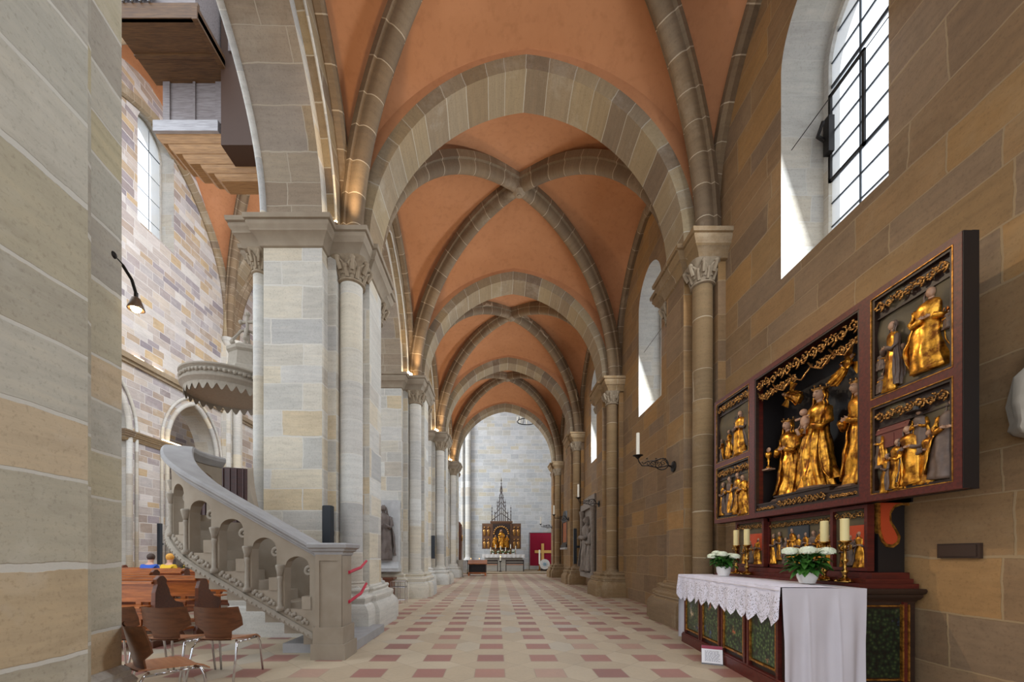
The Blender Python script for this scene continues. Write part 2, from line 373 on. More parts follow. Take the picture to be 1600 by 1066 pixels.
def glassmat():
    m, N, L, B = nt('pale_window_glass'); B.inputs['Base Color'].default_value = (0.93,0.96,1,1); B.inputs['Roughness'].default_value = 0.25
    out = N['Material Output']; t = N.new('ShaderNodeBsdfTransparent'); t.inputs[0].default_value = (0.95,0.97,1,1)
    tl = N.new('ShaderNodeBsdfTranslucent'); tl.inputs[0].default_value = (0.95,0.97,1,1)
    a = N.new('ShaderNodeMixShader'); a.inputs[0].default_value = 0.25; L.new(t.outputs[0], a.inputs[1]); L.new(tl.outputs[0], a.inputs[2])
    b = N.new('ShaderNodeMixShader'); b.inputs[0].default_value = 0.06; L.new(a.outputs[0], b.inputs[1]); L.new(B.outputs[0], b.inputs[2])
    L.new(b.outputs[0], out.inputs[0]); return m
M['glass'] = glassmat()
def lacemat():
    m, N, L, B = nt('white_lace'); uv = N.new('ShaderNodeUVMap'); uv.uv_map = 'UVMap'
    v = N.new('ShaderNodeTexVoronoi'); v.inputs['Scale'].default_value = 95; L.new(uv.outputs[0], v.inputs['Vector'])
    v2 = N.new('ShaderNodeTexVoronoi'); v2.inputs['Scale'].default_value = 14; L.new(uv.outputs[0], v2.inputs['Vector'])
    hole = mathn(N, L, 'LESS_THAN', v.outputs['Distance'], 0.42)
    zone = mathn(N, L, 'GREATER_THAN', mathn(N, L, 'PINGPONG', v2.outputs['Distance'], 0.16), 0.07)
    s = N.new('ShaderNodeSeparateXYZ'); L.new(uv.outputs[0], s.inputs[0])
    low = mathn(N, L, 'LESS_THAN', s.outputs[1], 0.96)
    h = mathn(N, L, 'MULTIPLY', mathn(N, L, 'MULTIPLY', hole, zone), low)
    L.new(mathn(N, L, 'SUBTRACT', 1, mathn(N, L, 'MULTIPLY', h, 0.75)), B.inputs['Alpha'])
    B.inputs['Base Color'].default_value = lin((224,222,238)); B.inputs['Roughness'].default_value = 0.85
    bump(N, L, B, v2.outputs['Distance'], 0.5, 0.02); return m
M['lace'] = lacemat()
M['linen'] = plain('grey_white_linen', (206,200,206), 0.9, c2=(192,186,192), sc=3, bs=0.08)
def foliage_paint(name, dark=False):
    m, N, L, B = nt(name); tc = N.new('ShaderNodeTexCoord')
    v = N.new('ShaderNodeTexVoronoi'); v.inputs['Scale'].default_value = 26; L.new(tc.outputs['Object'], v.inputs['Vector'])
    n = noise(N, L, tc.outputs['Object'], 4.5, 4, 0.7)
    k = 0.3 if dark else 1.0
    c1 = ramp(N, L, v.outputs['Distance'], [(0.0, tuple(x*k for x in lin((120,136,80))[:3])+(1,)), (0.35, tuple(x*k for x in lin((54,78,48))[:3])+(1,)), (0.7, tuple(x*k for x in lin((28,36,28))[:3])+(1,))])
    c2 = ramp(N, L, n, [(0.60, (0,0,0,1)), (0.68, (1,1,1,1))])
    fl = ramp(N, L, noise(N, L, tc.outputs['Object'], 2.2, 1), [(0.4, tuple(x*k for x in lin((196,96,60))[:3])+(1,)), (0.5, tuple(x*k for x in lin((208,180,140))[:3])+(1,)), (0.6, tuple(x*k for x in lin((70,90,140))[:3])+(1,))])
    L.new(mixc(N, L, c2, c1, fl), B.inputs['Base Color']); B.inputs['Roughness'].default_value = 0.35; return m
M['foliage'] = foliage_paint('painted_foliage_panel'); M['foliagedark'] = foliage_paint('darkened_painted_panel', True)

M['impost'] = plain('impost_stone', (158,144,124), 0.85, c2=(128,112,94), sc=5, bs=0.25)

M['soffit'] = stone('arcade_soffit_stone', [(150,134,116),(138,120,100),(160,146,126),(130,112,94),(152,130,98),(144,132,120)], 0.85, 0.42, (172,160,142), 0.009, 0.3)
# ---------------------------------------------------------------- architecture
def wall_y(mb, x0, x1, ya, yb, z0, z1, ops, reveal_mb=None, n=16):
    """wall running along y between planes x0 and x1 with arched openings (y0,y1,sill,spring,rise,e)"""
    segs = []; cur = ya
    def quad(xp, y0, y1, zb0, zb1, zt):
        mb.poly([(xp,y0,zb0),(xp,y1,zb1),(xp,y1,zt),(xp,y0,zt)])
    for (o0, o1, sill, spr, rise, e) in sorted(ops):
        for xp in (x0, x1): quad(xp, cur, o0, z0, z0, z1)
        c = (o0+o1)/2; a = (o1-o0)/2; pts = arch_pts(a, rise, n, e)
        for xp in (x0, x1):
            if sill > z0: quad(xp, o0, o1, z0, z0, sill)
            for (p, q) in zip(pts[:-1], pts[1:]): quad(xp, c+p[0], c+q[0], spr+p[1], spr+q[1], z1)
        r = reveal_mb or mb
        bd = [(o0, sill)] + [(c+p[0], spr+p[1]) for p in pts] + [(o1, sill)]
        L = 0
        for p, q in zip(bd[:-1], bd[1:]):
            d = math.hypot(q[0]-p[0], q[1]-p[1])
            r.poly([(x0,p[0],p[1]),(x1,p[0],p[1]),(x1,q[0],q[1]),(x0,q[0],q[1])], [(0,L),(abs(x1-x0),L),(abs(x1-x0),L+d),(0,L+d)]); L += d
        if sill > z0: r.poly([(x0,o0,sill),(x1,o0,sill),(x1,o1,sill),(x0,o1,sill)])
        cur = o1
    for xp in (x0, x1): quad(xp, cur, yb, z0, z0, z1)
    mb.poly([(x0,ya,z1),(x1,ya,z1),(x1,yb,z1),(x0,yb,z1)])
    for yy in (ya, yb): mb.poly([(x0,yy,z0),(x1,yy,z0),(x1,yy,z1),(x0,yy,z1)])
def sweep_arch(mb, pts, prof, frame):
    """sweep a profile (s, r) along arch points; frame(x, h, nx, nh, s, r) -> world"""
    n = len(pts); rings = []; Ls = [0]
    for i in range(n):
        p0, p1 = pts[max(i-1,0)], pts[min(i+1,n-1)]
        t = Vector((p1[0]-p0[0], p1[1]-p0[1])).normalized(); nn = (-t.y, t.x) if True else 0
        rings.append([frame(pts[i][0]+nn[0]*r, pts[i][1]+nn[1]*r, s) for s, r in prof])
        if i: Ls.append(Ls[-1]+math.hypot(pts[i][0]-pts[i-1][0], pts[i][1]-pts[i-1][1]))
    mb.rings(rings, True, True, True, lambda j, k: (0.3+0.02*k, Ls[j]))
def round_prof(w, d, roll=0.0):
    """rib profile: shoulders and a half-round roll hanging below; s across, r radial (down negative)"""
    out = [(-w/2, d), (-w/2, d*0.35), (-w*0.36, d*0.30)]
    for k in range(9):
        a = PI*k/8; out.append((-w*0.34*math.cos(a), -w*0.34*math.sin(a)))
    out += [(w*0.36, d*0.30), (w/2, d*0.35), (w/2, d)]
    return list(reversed(out))
SPR = 7.03; AX = 0.6
XL, XR = -2.82, 4.1            # vault edges
floor = MB(); floor.poly([(-26,-6,0),(12,-6,0),(12,60,0),(-26,60,0)])
tag(floor.build('floor', M['floor']), kind='structure')

# right wall with windows, one opening per bay
wm, rm = MB(), MB()
OPS = [(c-0.84, c+0.76, 5.32, 8.24, 0.86, 0.05) for c in BC]
wall_y(wm, XR, XR+0.85, -4.0, PZ[4]+1.5, 0, 13.5, OPS, rm)
wr = tag(wm.build('wall_right', M['ochre']), kind='structure')
rv = rm.build('window_reveal', M['ext'], wr)
def arched_window(n, x, y0, y1, sill, spr, rise, e=0.05, nx=3, dy=0.33, casement=False, tilt=1):
    c = (y0+y1)/2; a = (y1-y0)/2
    root = tag(thing('window_%d' % n, None, None, (x, c, sill)), kind='structure')
    pts = arch_pts(a, rise, 12, e)
    g = MB(); g.poly([(x, y0, sill)] + [(x, c+p[0], spr+p[1]) for p in pts] + [(x, y1, sill)]); g.build('glass_pane', M['glass'], root)
    topz = lambda y: spr + max([0]+[p[1] + (q[1]-p[1])*((y-c)-p[0])/(q[0]-p[0]) for p, q in zip(pts[:-1], pts[1:]) if p[0] <= y-c <= q[0] and q[0] > p[0]])
    l = MB()
    for k in range(1, nx): y = y0+(y1-y0)*k/nx; l.box(x-0.012, x+0.012, y-0.008, y+0.008, sill, topz(y))
    z = sill+dy; k = 1
    while z < spr+rise-0.1:
        w = a if z < spr else max([0]+[abs(p[0]) for p in pts if spr+p[1] >= z])
        t = 0.022 if k % 4 == 0 else 0.007
        l.box(x-0.014, x+0.014, c-w, c+w, z-t, z+t); z += dy; k += 1
    l.build('lead_bars', M['lead'], root)
    f = MB(); bd = [(y0, sill)] + [(c+p[0], spr+p[1]) for p in pts] + [(y1, sill)]
    sweep_arch(f, [(p[0], p[1]) for p in bd], [(-0.05,-0.07),(-0.05,0.02),(0.05,0.02),(0.05,-0.07)], lambda u, h, s: (x+s, u, h))
    f.box(x-0.05, x+0.05, y0, y1, sill-0.02, sill+0.05)
    f.build('window_frame', M['ext'], root)
    if casement:
        q = MB(); ya, yb, za, zb = y1-0.62, y1-0.06, 6.62, 7.86
        for (a0,a1,b0,b1) in ((ya,ya+0.03,za,zb),(yb-0.04,yb,za,zb),(ya,yb,za,za+0.035),(ya,yb,zb-0.035,zb)): q.box(x-0.05, x-0.02, a0, a1, b0, b1)
        q.tube([(x-0.05,yb,7.2),(x-0.22,yb-0.03,7.26),(x-0.2,yb-0.1,7.4)], 0.025, 6); q.box(x-0.12, x-0.04, yb-0.1, yb, 7.0, 7.5)
        q.build('casement_frame', M['iron'], root)
    return root
for i in range(4):
    arched_window(i+1, XR+0.66, OPS[i][0]+0.02, OPS[i][1]-0.02, 5.34, 8.24, 0.84, casement=(i == 0))
# thin iron tie bars across the window recesses
for i in range(2):
    t = MB(); t.tube([(XR+0.15, OPS[i][0], 7.18), (XR+0.15, OPS[i][1], 7.18)], 0.006, 6)
    tag(t.build('tie_bar', M['iron']), 'thin black iron bar across the %s south window recess' % ('nearest' if i == 0 else 'second nearest'), 'bar')

# ---- piers
def polysym(half): return half + [(x, -y) for x, y in reversed(half)]
# left (arcade) pier plan, local to pier centre in y, world in x
PL = polysym([(-4.5,-0.38),(-3.97,-0.38),(-3.97,-1.06),(-2.97,-1.06),(-2.97,-0.83),(-2.82,-0.83),(-2.82,-0.38),(-2.37,-0.38)])
PLI = polysym([(-4.5,-0.38),(-4.32,-0.38),(-4.32,-1.0),(-3.99,-1.0),(-3.99,-1.06),(-2.97,-1.06),(-2.97,-0.80),(-2.44,-0.80),(-2.44,-0.38),(-2.37,-0.38)])
PR = polysym([(4.2,-0.75),(3.96,-0.75),(3.96,-0.38),(3.516,-0.38)])
PR = [(x, y) for x, y in PR]
PRI = polysym([(4.2,-0.78),(3.62,-0.78),(3.62,-0.38),(3.516,-0.38)])
IMP = [(0.0,6.60),(0.03,6.62),(0.05,6.70),(0.11,6.78),(0.14,6.80),(0.14,6.83),(0.17,6.87),(0.185,6.91),(0.175,6.95),(0.21,6.96),(0.22,7.03)]
PLN = [(o*0.66, z) for o, z in [(0.40,0.0),(0.40,0.34),(0.37,0.40),(0.30,0.47),(0.25,0.50),(0.25,0.53),(0.27,0.56),(0.27,0.60),(0.23,0.63),(0.14,0.65),(0.12,0.68),(0.14,0.70),(0.15,0.73),(0.12,0.76),(0.03,0.77),(0.0,0.80)]]
def ringstack(mb, plan, prof):
    mb.rings([[(x, y, z) for x, y in offset_poly(plan, o)] for o, z in prof], True, True)
def capital(mb, cx, cy, r, z0, z1, ab):
    prof = []
    nz = 10
    for k in range(nz+1):
        t = k/nz; prof.append((r*(1.0+0.10*math.sin(t*PI)*0+0.75*t**2.2), z0+(z1-z0)*t))
    prof = [(r*1.0, z0-0.05),(r*1.22, z0-0.035),(r*1.22, z0-0.01),(r*1.02, z0)] + prof
    def mod(a, z):
        t = max(0, (z-z0)/(z1-z0))
        return 1+0.10*t*math.cos(4*(a-PI/4)) + (0.10*abs(math.sin(4*a+ (0 if t < 0.5 else PI/8)))*math.sin(min(1, t*1.6)*PI) if t > 0 else 0)
    mb.lathe([(a, z) for a, z in prof], (cx, cy, 0), 40, lambda a, z: mod(a, z))
    for lvl, (zz, rr, nn) in enumerate(((z0+(z1-z0)*0.52, r*1.28, 8), (z1-0.07, r*1.72, 8))):
        for k in range(nn):
            a = 2*PI*(k+0.5*lvl)/nn
            c = (cx+rr*math.cos(a), cy+rr*math.sin(a), zz)
            mb.ball(c, (r*0.24, r*0.24, r*0.24), 8, 6)
            ta_ = Vector((-math.sin(a), math.cos(a), 0)); ra_ = Vector((math.cos(a), math.sin(a), 0)); o_ = Vector((cx, cy, 0))
            def lf(u, v, A=ta_, R=ra_, O=o_, Z=zz): ww = r*0.52*math.sin(PI*(0.18+0.72*v)); return O+A*(ww*(2*u-1))+R*(r*(0.92+0.12*v+0.35*v**3)*(rr/(r*1.28))*(1-0.12*abs(2*u-1)))+Vector((0,0,Z-0.20+0.20*v-0.02*abs(math.sin(u*3*PI))))
            mb.grid(lf, 6, 6)
            mb.tube([(cx+rr*0.8*math.cos(a), cy+rr*0.8*math.sin(a), zz-0.16), (cx+rr*0.98*math.cos(a), cy+rr*0.98*math.sin(a), zz-0.06), (cx+rr*1.08*math.cos(a), cy+rr*1.08*math.sin(a), zz+0.02)], lambda t: r*(0.2-0.05*t), 6)
def make_pier(name, label, cat, plan, iplan, shafts, mat, smat, loc, ztop, extra=None):
    root = tag(thing(name, label, cat, (0, 0, 0)), kind='structure')
    c = MB(); c.prism(plan, 0.6, 7.0); c.build('pier_core', mat, root)
    ringmb = MB(); ringstack(ringmb, iplan, IMP); auto_smooth(ringmb.build('impost', M['impost'] if plan is PL else smat, root), 40)
    b = MB(); ringstack(b, iplan, PLN); auto_smooth(b.build('base', smat, root), 40)
    for (x, y, r) in shafts:
        s = MB(); s.lathe([(r*1.35,0.74),(r*1.45,0.77),(r*1.4,0.81),(r*1.15,0.83),(r*1.2,0.86),(r*1.0,0.88),(r,6.3)], (x, y, 0), 28, uv=True)
        auto_smooth(s.build('shaft', smat, root))
        k = MB(); capital(k, x, y, r, 6.28, 6.63, 0); auto_smooth(k.build('capital', M['capital'], root), 50)
    root.location = loc
    return root
LN = ['nearest', 'second', 'third', 'fourth', 'fifth']
lp = make_pier('stone_pier', 'pale nave-side stone pier standing right behind the pulpit stair', 'pier', PL, PLI,
               [(-2.64,-0.58,0.2),(-2.64,0.58,0.2),(-4.13,-0.88,0.11),(-4.13,0.88,0.11)], M['pale'], M['pale_shaft'], (0, PZ[1], 0), 7)
for k, lb in ((2, 'pale nave-side stone pier carrying the white marble epitaph'), (3, 'nave-side stone pier with a slim black speaker, third beyond the pulpit stair'), (4, 'farthest nave-side stone pier beside the small stone post')):
    dup(lp, (0, PZ[k], 0), lb)
rp = make_pier('wall_pier', 'ochre window-side wall pier just behind the altar table', 'pier', PR, PRI,
               [(3.78,-0.56,0.17),(3.78,0.56,0.17)], M['ochre'], M['ochre_shaft'], (0, PZ[1], 0), 7)
for k, lb in ((2, 'second window-side wall pier, standing before the stone epitaph niche'), (3, 'third window-side wall pier, between stone epitaph and small painting'), (4, 'farthest window-side wall pier beside the red banner')):
    dup(rp, (0, PZ[k], 0), lb)
# foreground pier, west of the camera
FP = [(-4.3,-1.6),(-2.37,-1.6),(-2.37,0.19),(-2.44,0.26),(-2.53,0.30),(-2.60,0.44),(-2.74,0.50),(-2.78,0.62),(-2.92,0.68),(-2.975,1.06),(-3.97,1.06),(-3.97,0.6),(-4.3,0.6)]
rt = tag(thing('stone_pier', 'huge pale stone pier filling the left edge of the view', 'pier', (0, PZ[0], 0)), kind='structure')
c = MB(); c.prism([(x, y+PZ[0]) for x, y in FP], 0.4, 7.0)
c.build('pier_core', M['near'], rt)
b = MB(); ringstack(b, [(x, y+PZ[0]) for x, y in [(-4.3,-1.6),(-2.37,-1.6),(-2.37,0.2),(-2.9,0.7),(-2.97,1.06),(-4.3,1.06)]], [(0.10,0),(0.10,0.28),(0.06,0.30),(0.075,0.35),(0.05,0.39),(0.04,0.40),(0.05,0.44),(0.0,0.48)])
auto_smooth(b.build('base', M['pale_shaft'], rt))
b = MB(); ringstack(b, [(x, y+PZ[0]) for x, y in [(-4.3,-1.6),(-2.37,-1.6),(-2.37,0.2),(-2.9,0.7),(-2.97,1.06),(-4.3,1.06)]], IMP)
auto_smooth(b.build('impost', M['pale_shaft'], rt))

# ---- arcade wall above piers with mouldings
aw, ar = MB(), MB()
AOPS = [(PZ[i]+1.06, PZ[i+1]-1.06, 7.03, 7.03, 2.72, 1.0) for i in range(4)]
wall_y(aw, -3.97, -2.97, -2.0, PZ[4]+1.06, 7.03, 13.2, AOPS, ar)
wall = tag(aw.build('wall_left', M['pale']), kind='structure')
ar.build('arch_soffit', M['soffit'], wall)
for i in range(4):
    o = MB(); c = BC[i]
    # second order: wall face at x=-2.82 above a wider arch
    a2 = 1.855+0.23; pts = arch_pts(a2, 2.98, 20, 1.05)
    for p, q in zip(pts[:-1], pts[1:]):
        o.poly([(-2.82,c+p[0],SPR+p[1]),(-2.82,c+q[0],SPR+q[1]),(-2.82,c+q[0],12.6),(-2.82,c+p[0],12.6)])
        L = 0
    Ls = 0
    for p, q in zip(pts[:-1], pts[1:]):
        d = math.hypot(q[0]-p[0], q[1]-p[1])
        o.poly([(-2.97,c+p[0],SPR+p[1]),(-2.82,c+p[0],SPR+p[1]),(-2.82,c+q[0],SPR+q[1]),(-2.97,c+q[0],SPR+q[1])], [(0,Ls),(0.15,Ls),(0.15,Ls+d),(0,Ls+d)]); Ls += d
    for s in (-1, 1): o.poly([(-2.82,c+s*a2,SPR),(-2.82,c+s*2.915,SPR),(-2.82,c+s*2.915,12.6),(-2.82,c+s*a2,12.6)])
    tag(o.build('arch_order', M['vous'], wall))
    r = MB(); pr = [(0.055*math.cos(t*PI/4), 0.055*math.sin(t*PI/4)) for t in range(8)]
    sweep_arch(r, arch_pts(1.855, 2.72, 20, 1.0), pr, lambda u, h, s: (-3.97+s, c+u, SPR+h))
    sweep_arch(r, arch_pts(a2, 2.98, 20, 1.05), [(0.4*s_, 0.4*r_) for s_, r_ in pr], lambda u, h, s: (-2.82+s, c+u, SPR+h))
    r.build('arch_roll_moulding', M['pale_shaft'], wall, smooth=True)
    f = MB(); sweep_arch(f, arch_pts(2.33, 3.42, 20, 0.7), [(-0.08,0.12),(-0.08,-0.02),(0.0,-0.07),(0.10,-0.05),(0.14,0.02),(0.14,0.12)], lambda u, h, s: (-2.80+s, c+u, SPR+h))
    tag(f.build('wall_rib', M['rib'], wall))
    f = MB(); sweep_arch(f, arch_pts(2.36, 3.42, 20, 0.5), [(-0.16,0.14),(-0.16,0.0),(-0.10,-0.07),(0.0,-0.05),(0.08,0.0),(0.08,0.14)], lambda u, h, s: (XR+s, c+u, SPR+h))
    tag(f.build('wall_rib', M['rib'], wr))
# ---- transverse arches
AA = (3.516+2.37)/2; ACX = (3.516-2.37)/2
def trans_arch(y, label):
    o = MB(); pts = arch_pts(AA, 10.48-SPR, 28, 0.35); o2 = arch_pts(AA+0.25, 10.75-SPR, 28, 0.35)
    yf, yb = y-0.38, y+0.38; L = 0
    for k in range(len(pts)-1):
        p, q, P2, Q2 = pts[k], pts[k+1], o2[k], o2[k+1]; d = math.hypot(q[0]-p[0], q[1]-p[1])
        uvs = [(0,L),(0.4,L),(0.4,L+d),(0,L+d)]
        f = lambda a, yy: (ACX+a[0], yy, SPR+a[1])
        o.poly([f(p,yf),f(p,yb),f(q,yb),f(q,yf)], uvs)
        o.poly([f(P2,yf),f(p,yf),f(q,yf),f(Q2,yf)], uvs)
        o.poly([f(p,yb),f(P2,yb),f(Q2,yb),f(q,yb)], uvs)
        o.poly([f(P2,yb),f(P2,yf),f(Q2,yf),f(Q2,yb)], uvs); L += d
    inf = MB(); o3 = arch_pts(AA+0.7, 11.1-SPR, 28, 0.35)
    for k in range(len(pts)-1):
        for yy in (yf+0.004, yb-0.004): inf.poly([(ACX+o2[k][0],yy,SPR+o2[k][1]-0.02),(ACX+o2[k+1][0],yy,SPR+o2[k+1][1]-0.02),(ACX+o3[k+1][0],yy,SPR+o3[k+1][1]),(ACX+o3[k][0],yy,SPR+o3[k][1])])
    at = tag(o.build('transverse_arch', M['vous']), label, 'arch', kind='structure')
    inf.build('plaster_infill', M['plaster'], at)
    return at
for k, lb in ((1, 'nearest broad pointed stone arch spanning the aisle'), (2, 'second pointed stone arch spanning the aisle'), (3, 'third pointed stone arch spanning the aisle'), (4, 'farthest pointed stone arch, framing the bright end wall')):
    trans_arch(PZ[k], lb)
# ---- vaults
def hp(s, e=0.12): s = abs(s); return math.sqrt(max(0, (1+e)**2-(s+e)**2))/math.sqrt(1+2*e)
def vault(n, cx, cy, hx, hy, spr, apex_mid, apex_y, apex_x, ribw, rx, ry, rtop, bossr, mat=None, clip=None):
    """apex_y: ridge height at the transverse ends, apex_x at the wall ends"""
    root = tag(thing('ceiling_%d' % n, None, None, (cx, cy, apex_mid)), kind='structure')
    w = MB()
    D = lambda v: spr+(apex_mid-spr)*math.sqrt(max(0, 1-v**2.15))
    for ax in (0, 1):
        for sg in (-1, 1):
            ap = apex_y if ax == 0 else apex_x
            def fn(a, b):
                s = 2*a-1; v = 0.0005+0.9995*math.sin(b*PI/2)
                s = math.copysign(math.sin(abs(s)*PI/2), s)
                d = D(v); rg = apex_mid+(ap-apex_mid)*v**1.6
                z = d+(rg-d)*hp(s)
                return (cx+hx*s*v, cy+hy*sg*v, z) if ax == 0 else (cx+hx*sg*v, cy+hy*s*v, z)
            w.grid(fn, 28, 22)
    w.build('vault_web', mat or M['plaster'], root, smooth=True)
    for sx in (1, -1):
        r = MB(); n_ = 44; R = math.hypot(rx, ry); pts = []
        for k in range(n_+1):
            t = PI*k/n_; pts.append((-R*math.cos(t), (rtop-spr)*math.sin(t)**(0.93)))
        dx, dy = rx/R, ry/R*sx; pr = round_prof(ribw, 0.24 if ribw < 0.5 else 0.4)
        sweep_arch(r, pts, pr, lambda u, h, s: (cx+dx*u-dy*s, cy+dy*u+dx*s, spr+h))
        auto_smooth(r.build('vault_rib', M['rib'], root), 40)
    b = MB(); b.lathe([(bossr*0.5,-0.02),(bossr,0.04),(bossr,0.22),(bossr*0.4,0.3)], (cx, cy, rtop-0.16), 20)
    b.lathe([(bossr*0.25,-0.04),(bossr*0.3,0.0)], (cx, cy, rtop-0.16), 12)
    b.build('boss', M['capital'], root)
    return root
for i in range(4):
    vault(i+1, (XL+XR)/2-0.02, BC[i], (XR-XL)/2+0.02, 2.915-0.36, SPR-0.15, 11.42, 10.85, 10.75, 0.40, 3.2, 2.36, 11.2, 0.17)

vault(9, (XL+XR)/2-0.02, BC[0]-5.83, (XR-XL)/2+0.02, 2.915-0.36, SPR-0.15, 11.42, 10.85, 10.75, 0.40, 3.2, 2.36, 11.2, 0.17)  # unseen bay behind the camera, added to keep sky light off the near vault
# ---- nave: north wall, its arcade, clerestory, vaults
NX = -16.8
nm, nr = MB(), MB()
NOPS = [(PZ[i]+1.06, PZ[i+1]-1.06, 0.0, 7.03, 2.72, 1.0) for i in (2, 3)]
wall_y(nm, NX-1.2, NX, 12.0, 60, 0, 11.2, NOPS, nr)
NW = [(19.05, 21.2, 17.1, 21.6, 1.3, 0.1), (28.9, 31.1, 17.1, 21.6, 1.3, 0.1)]
wall_y(nm, NX-1.2, NX, 12.0, 60, 11.2, 27, NW, nr)
nw = tag(nm.build('wall_far_left', M['nave']), kind='structure'); nr.build('arch_soffit', M['ext'], nw)
arched_window(5, NX-0.7, 19.05, 21.2, 17.1, 21.6, 1.3, 0.1, nx=3, dy=1.15)
arched_window(6, NX-0.7, 28.9, 31.1, 17.1, 21.6, 1.3, 0.1, nx=3, dy=1.15)
s = MB(); s.box(NX-0.05, NX+0.22, 12, 60, 10.25, 10.5); s.box(NX-0.05, NX+0.12, 12, 60, 10.1, 10.25)
s.build('string_course', M['vous'], nw)
for i in (2, 3):
    m_ = MB(); c = BC[i]
    for (a, rise, e, xx, w) in ((1.86, 2.73, 1.0, NX+0.02, 0.12), (2.2, 3.1, 1.0, NX+0.05, 0.07)):
        sweep_arch(m_, [( -a, -6.9)]+arch_pts(a, rise, 16, e)+[(a, -6.9)], [(w*math.cos(t*PI/4), w*math.sin(t*PI/4)) for t in range(8)], lambda u, h, s: (xx+s, c+u, SPR+h))
    m_.build('arch_roll_moulding', M['pale_shaft'], nw, smooth=True)
for y in (PZ[3], PZ[4]-0.0):
    m_ = MB(); ringstack(m_, [(NX-0.3, y-1.3),(NX+0.02, y-1.3),(NX+0.02, y+1.3),(NX-0.3, y+1.3)], [(o*1.2, z) for o, z in IMP]); m_.build('impost', M['vous'], nw)
for k, y in enumerate((PZ[4]+0.1, 37.1)):
    for j, (dx, dy, r) in enumerate(((0.28,-0.55,0.17),(0.5,0,0.24),(0.28,0.55,0.17))):
        m_ = MB(); m_.lathe([(r*1.5,0),(r*1.5,0.6),(r,0.8),(r,14.0),(r*1.2,14.05),(r*1.1,14.1),(r*1.7,14.45),(r*1.9,14.5),(r*1.9,14.7)], (NX+dx, y+dy, 0), 16, uv=True)
        m_.build('wall_shaft', M['pale_shaft'], nw, smooth=False)
    m_ = MB(); m_.box(NX-0.1, NX+0.3, y-0.75, y+0.75, 0, 14.6); m_.build('wall_pilaster', M['pale'], nw)
def nave_transverse(y, label):
    o = MB(); a = (-4.2-NX)/2-0.4; pts = arch_pts(a, 9.0, 24, 2.0)
    sweep_arch(o, pts, [(-0.45,0.5),(-0.45,0.1),(-0.3,0.0),(0.3,0.0),(0.45,0.1),(0.45,0.5)], lambda u, h, s: ((NX-4.2)/2+u, y+s, 14.6+h))
    return tag(o.build('nave_arch', M['vous']), label, 'arch', kind='structure')
nave_transverse(PZ[4]+0.1, 'high pointed stone arch across the nave, seen beside the organ corbel')
NC = (NX-4.2)/2
for j, yc in enumerate((19.7, 31.3)):
    vault(6+j, NC, yc, (-4.2-NX)/2, 5.8, 14.35, 24.6, 24.0, 24.2, 0.55, 6.0, 5.5, 24.2, 0.3)
# wall rib (formeret) of the nave bays
for yc in (19.7, 31.3):
    m_ = MB(); sweep_arch(m_, arch_pts(5.3, 9.4, 24, 1.2), [(-0.1,0.2),(-0.1,-0.1),(0.1,-0.16),(0.25,-0.1),(0.3,0.2)], lambda u, h, s: (NX+s, yc+u, 14.5+h)); m_.build('wall_rib', M['vous'], nw)
# north aisle beyond the arcade
m_ = MB(); m_.box(-24.2, -23.4, 8, 60, 0, 14); na = tag(m_.build('wall_north', M['nave']), kind='structure')
for y in (25.5, 27.2, 31.3, 33, 37):
    m_ = MB(); m_.lathe([(0.5,0),(0.3,0.6),(0.3,8),(0.5,8.5)], (-23.2, y, 0), 12, uv=True); m_.build('wall_shaft', M['pale_shaft'], na)
# end wall of transept and its shafts
m_ = MB(); m_.box(-26, 12, 38, 39, 0, 24); we = tag(m_.build('wall_end', M['choir']), kind='structure')
m_ = MB(); m_.lathe([(0.42,0),(0.42,0.9),(0.26,1.2),(0.26,24)], (-2.6, 37.75, 0), 16, uv=True); m_.lathe([(0.3,0),(0.14,1.0),(0.14,24)], (-3.15, 37.85, 0), 12, uv=True)
m_.build('wall_shaft', M['pale_shaft'], we)
m_ = MB(); m_.box(5.2, 6.2, PZ[4]+1.5, 38, 0, 22); tag(m_.build('wall_transept_right', M['choir']), kind='structure')
m_ = MB(); m_.box(-9, 5.2, 29.5, 38, 0.0, 0.06); tag(m_.build('floor_step', M['vous']), kind='structure')
m_ = MB(); m_.box(XR, 6.2, PZ[4]+0.7, PZ[4]+1.5, 0, 14); tag(m_.build('wall_transept_corner', M['ochre']), kind='structure')

m_ = MB(); m_.box(-24, 6.2, 26.5, 39, 21.8, 22.2); tag(m_.build('ceiling_8', M['plaster']), kind='structure')
# ---------------------------------------------------------------- pulpit stair
import bisect
SP = [(-2.33, 5.36)]
for k in range(1, 13): SP.append((-2.33-1.43*k/12, 5.36+0.05*k/12))
for k in range(1, 25):
    a = PI/2*k/24*1.25; SP.append((-3.76-1.18*math.sin(a), 6.59-1.18*math.cos(a)))
SL = [0]
for p, q in zip(SP[:-1], SP[1:]): SL.append(SL[-1]+math.hypot(q[0]-p[0], q[1]-p[1]))
def sp(s, t=0.0):
    s = min(max(s, 0), SL[-1]-1e-4); i = max(0, min(len(SL)-2, bisect.bisect_right(SL, s)-1)); f = (s-SL[i])/(SL[i+1]-SL[i])
    p, q = SP[i], SP[i+1]; dx, dy = (q[0]-p[0])/(SL[i+1]-SL[i]), (q[1]-p[1])/(SL[i+1]-SL[i])
    a, b = SP[max(i-1, 0)], SP[min(i+2, len(SP)-1)]; L = math.hypot(b[0]-a[0], b[1]-a[1]); nx, ny = (b[1]-a[1])/L, -(b[0]-a[0])/L
    return (p[0]+dx*s+0*f-dx*SL[i]+nx*t, p[1]+dy*s-dy*SL[i]+ny*t)
STOP = 2.75
def strg(s): return 0.27+0.56*min(s, STOP) - (0.0 if s < STOP else 0)
def rail(s):
    return strg(s)+1.14
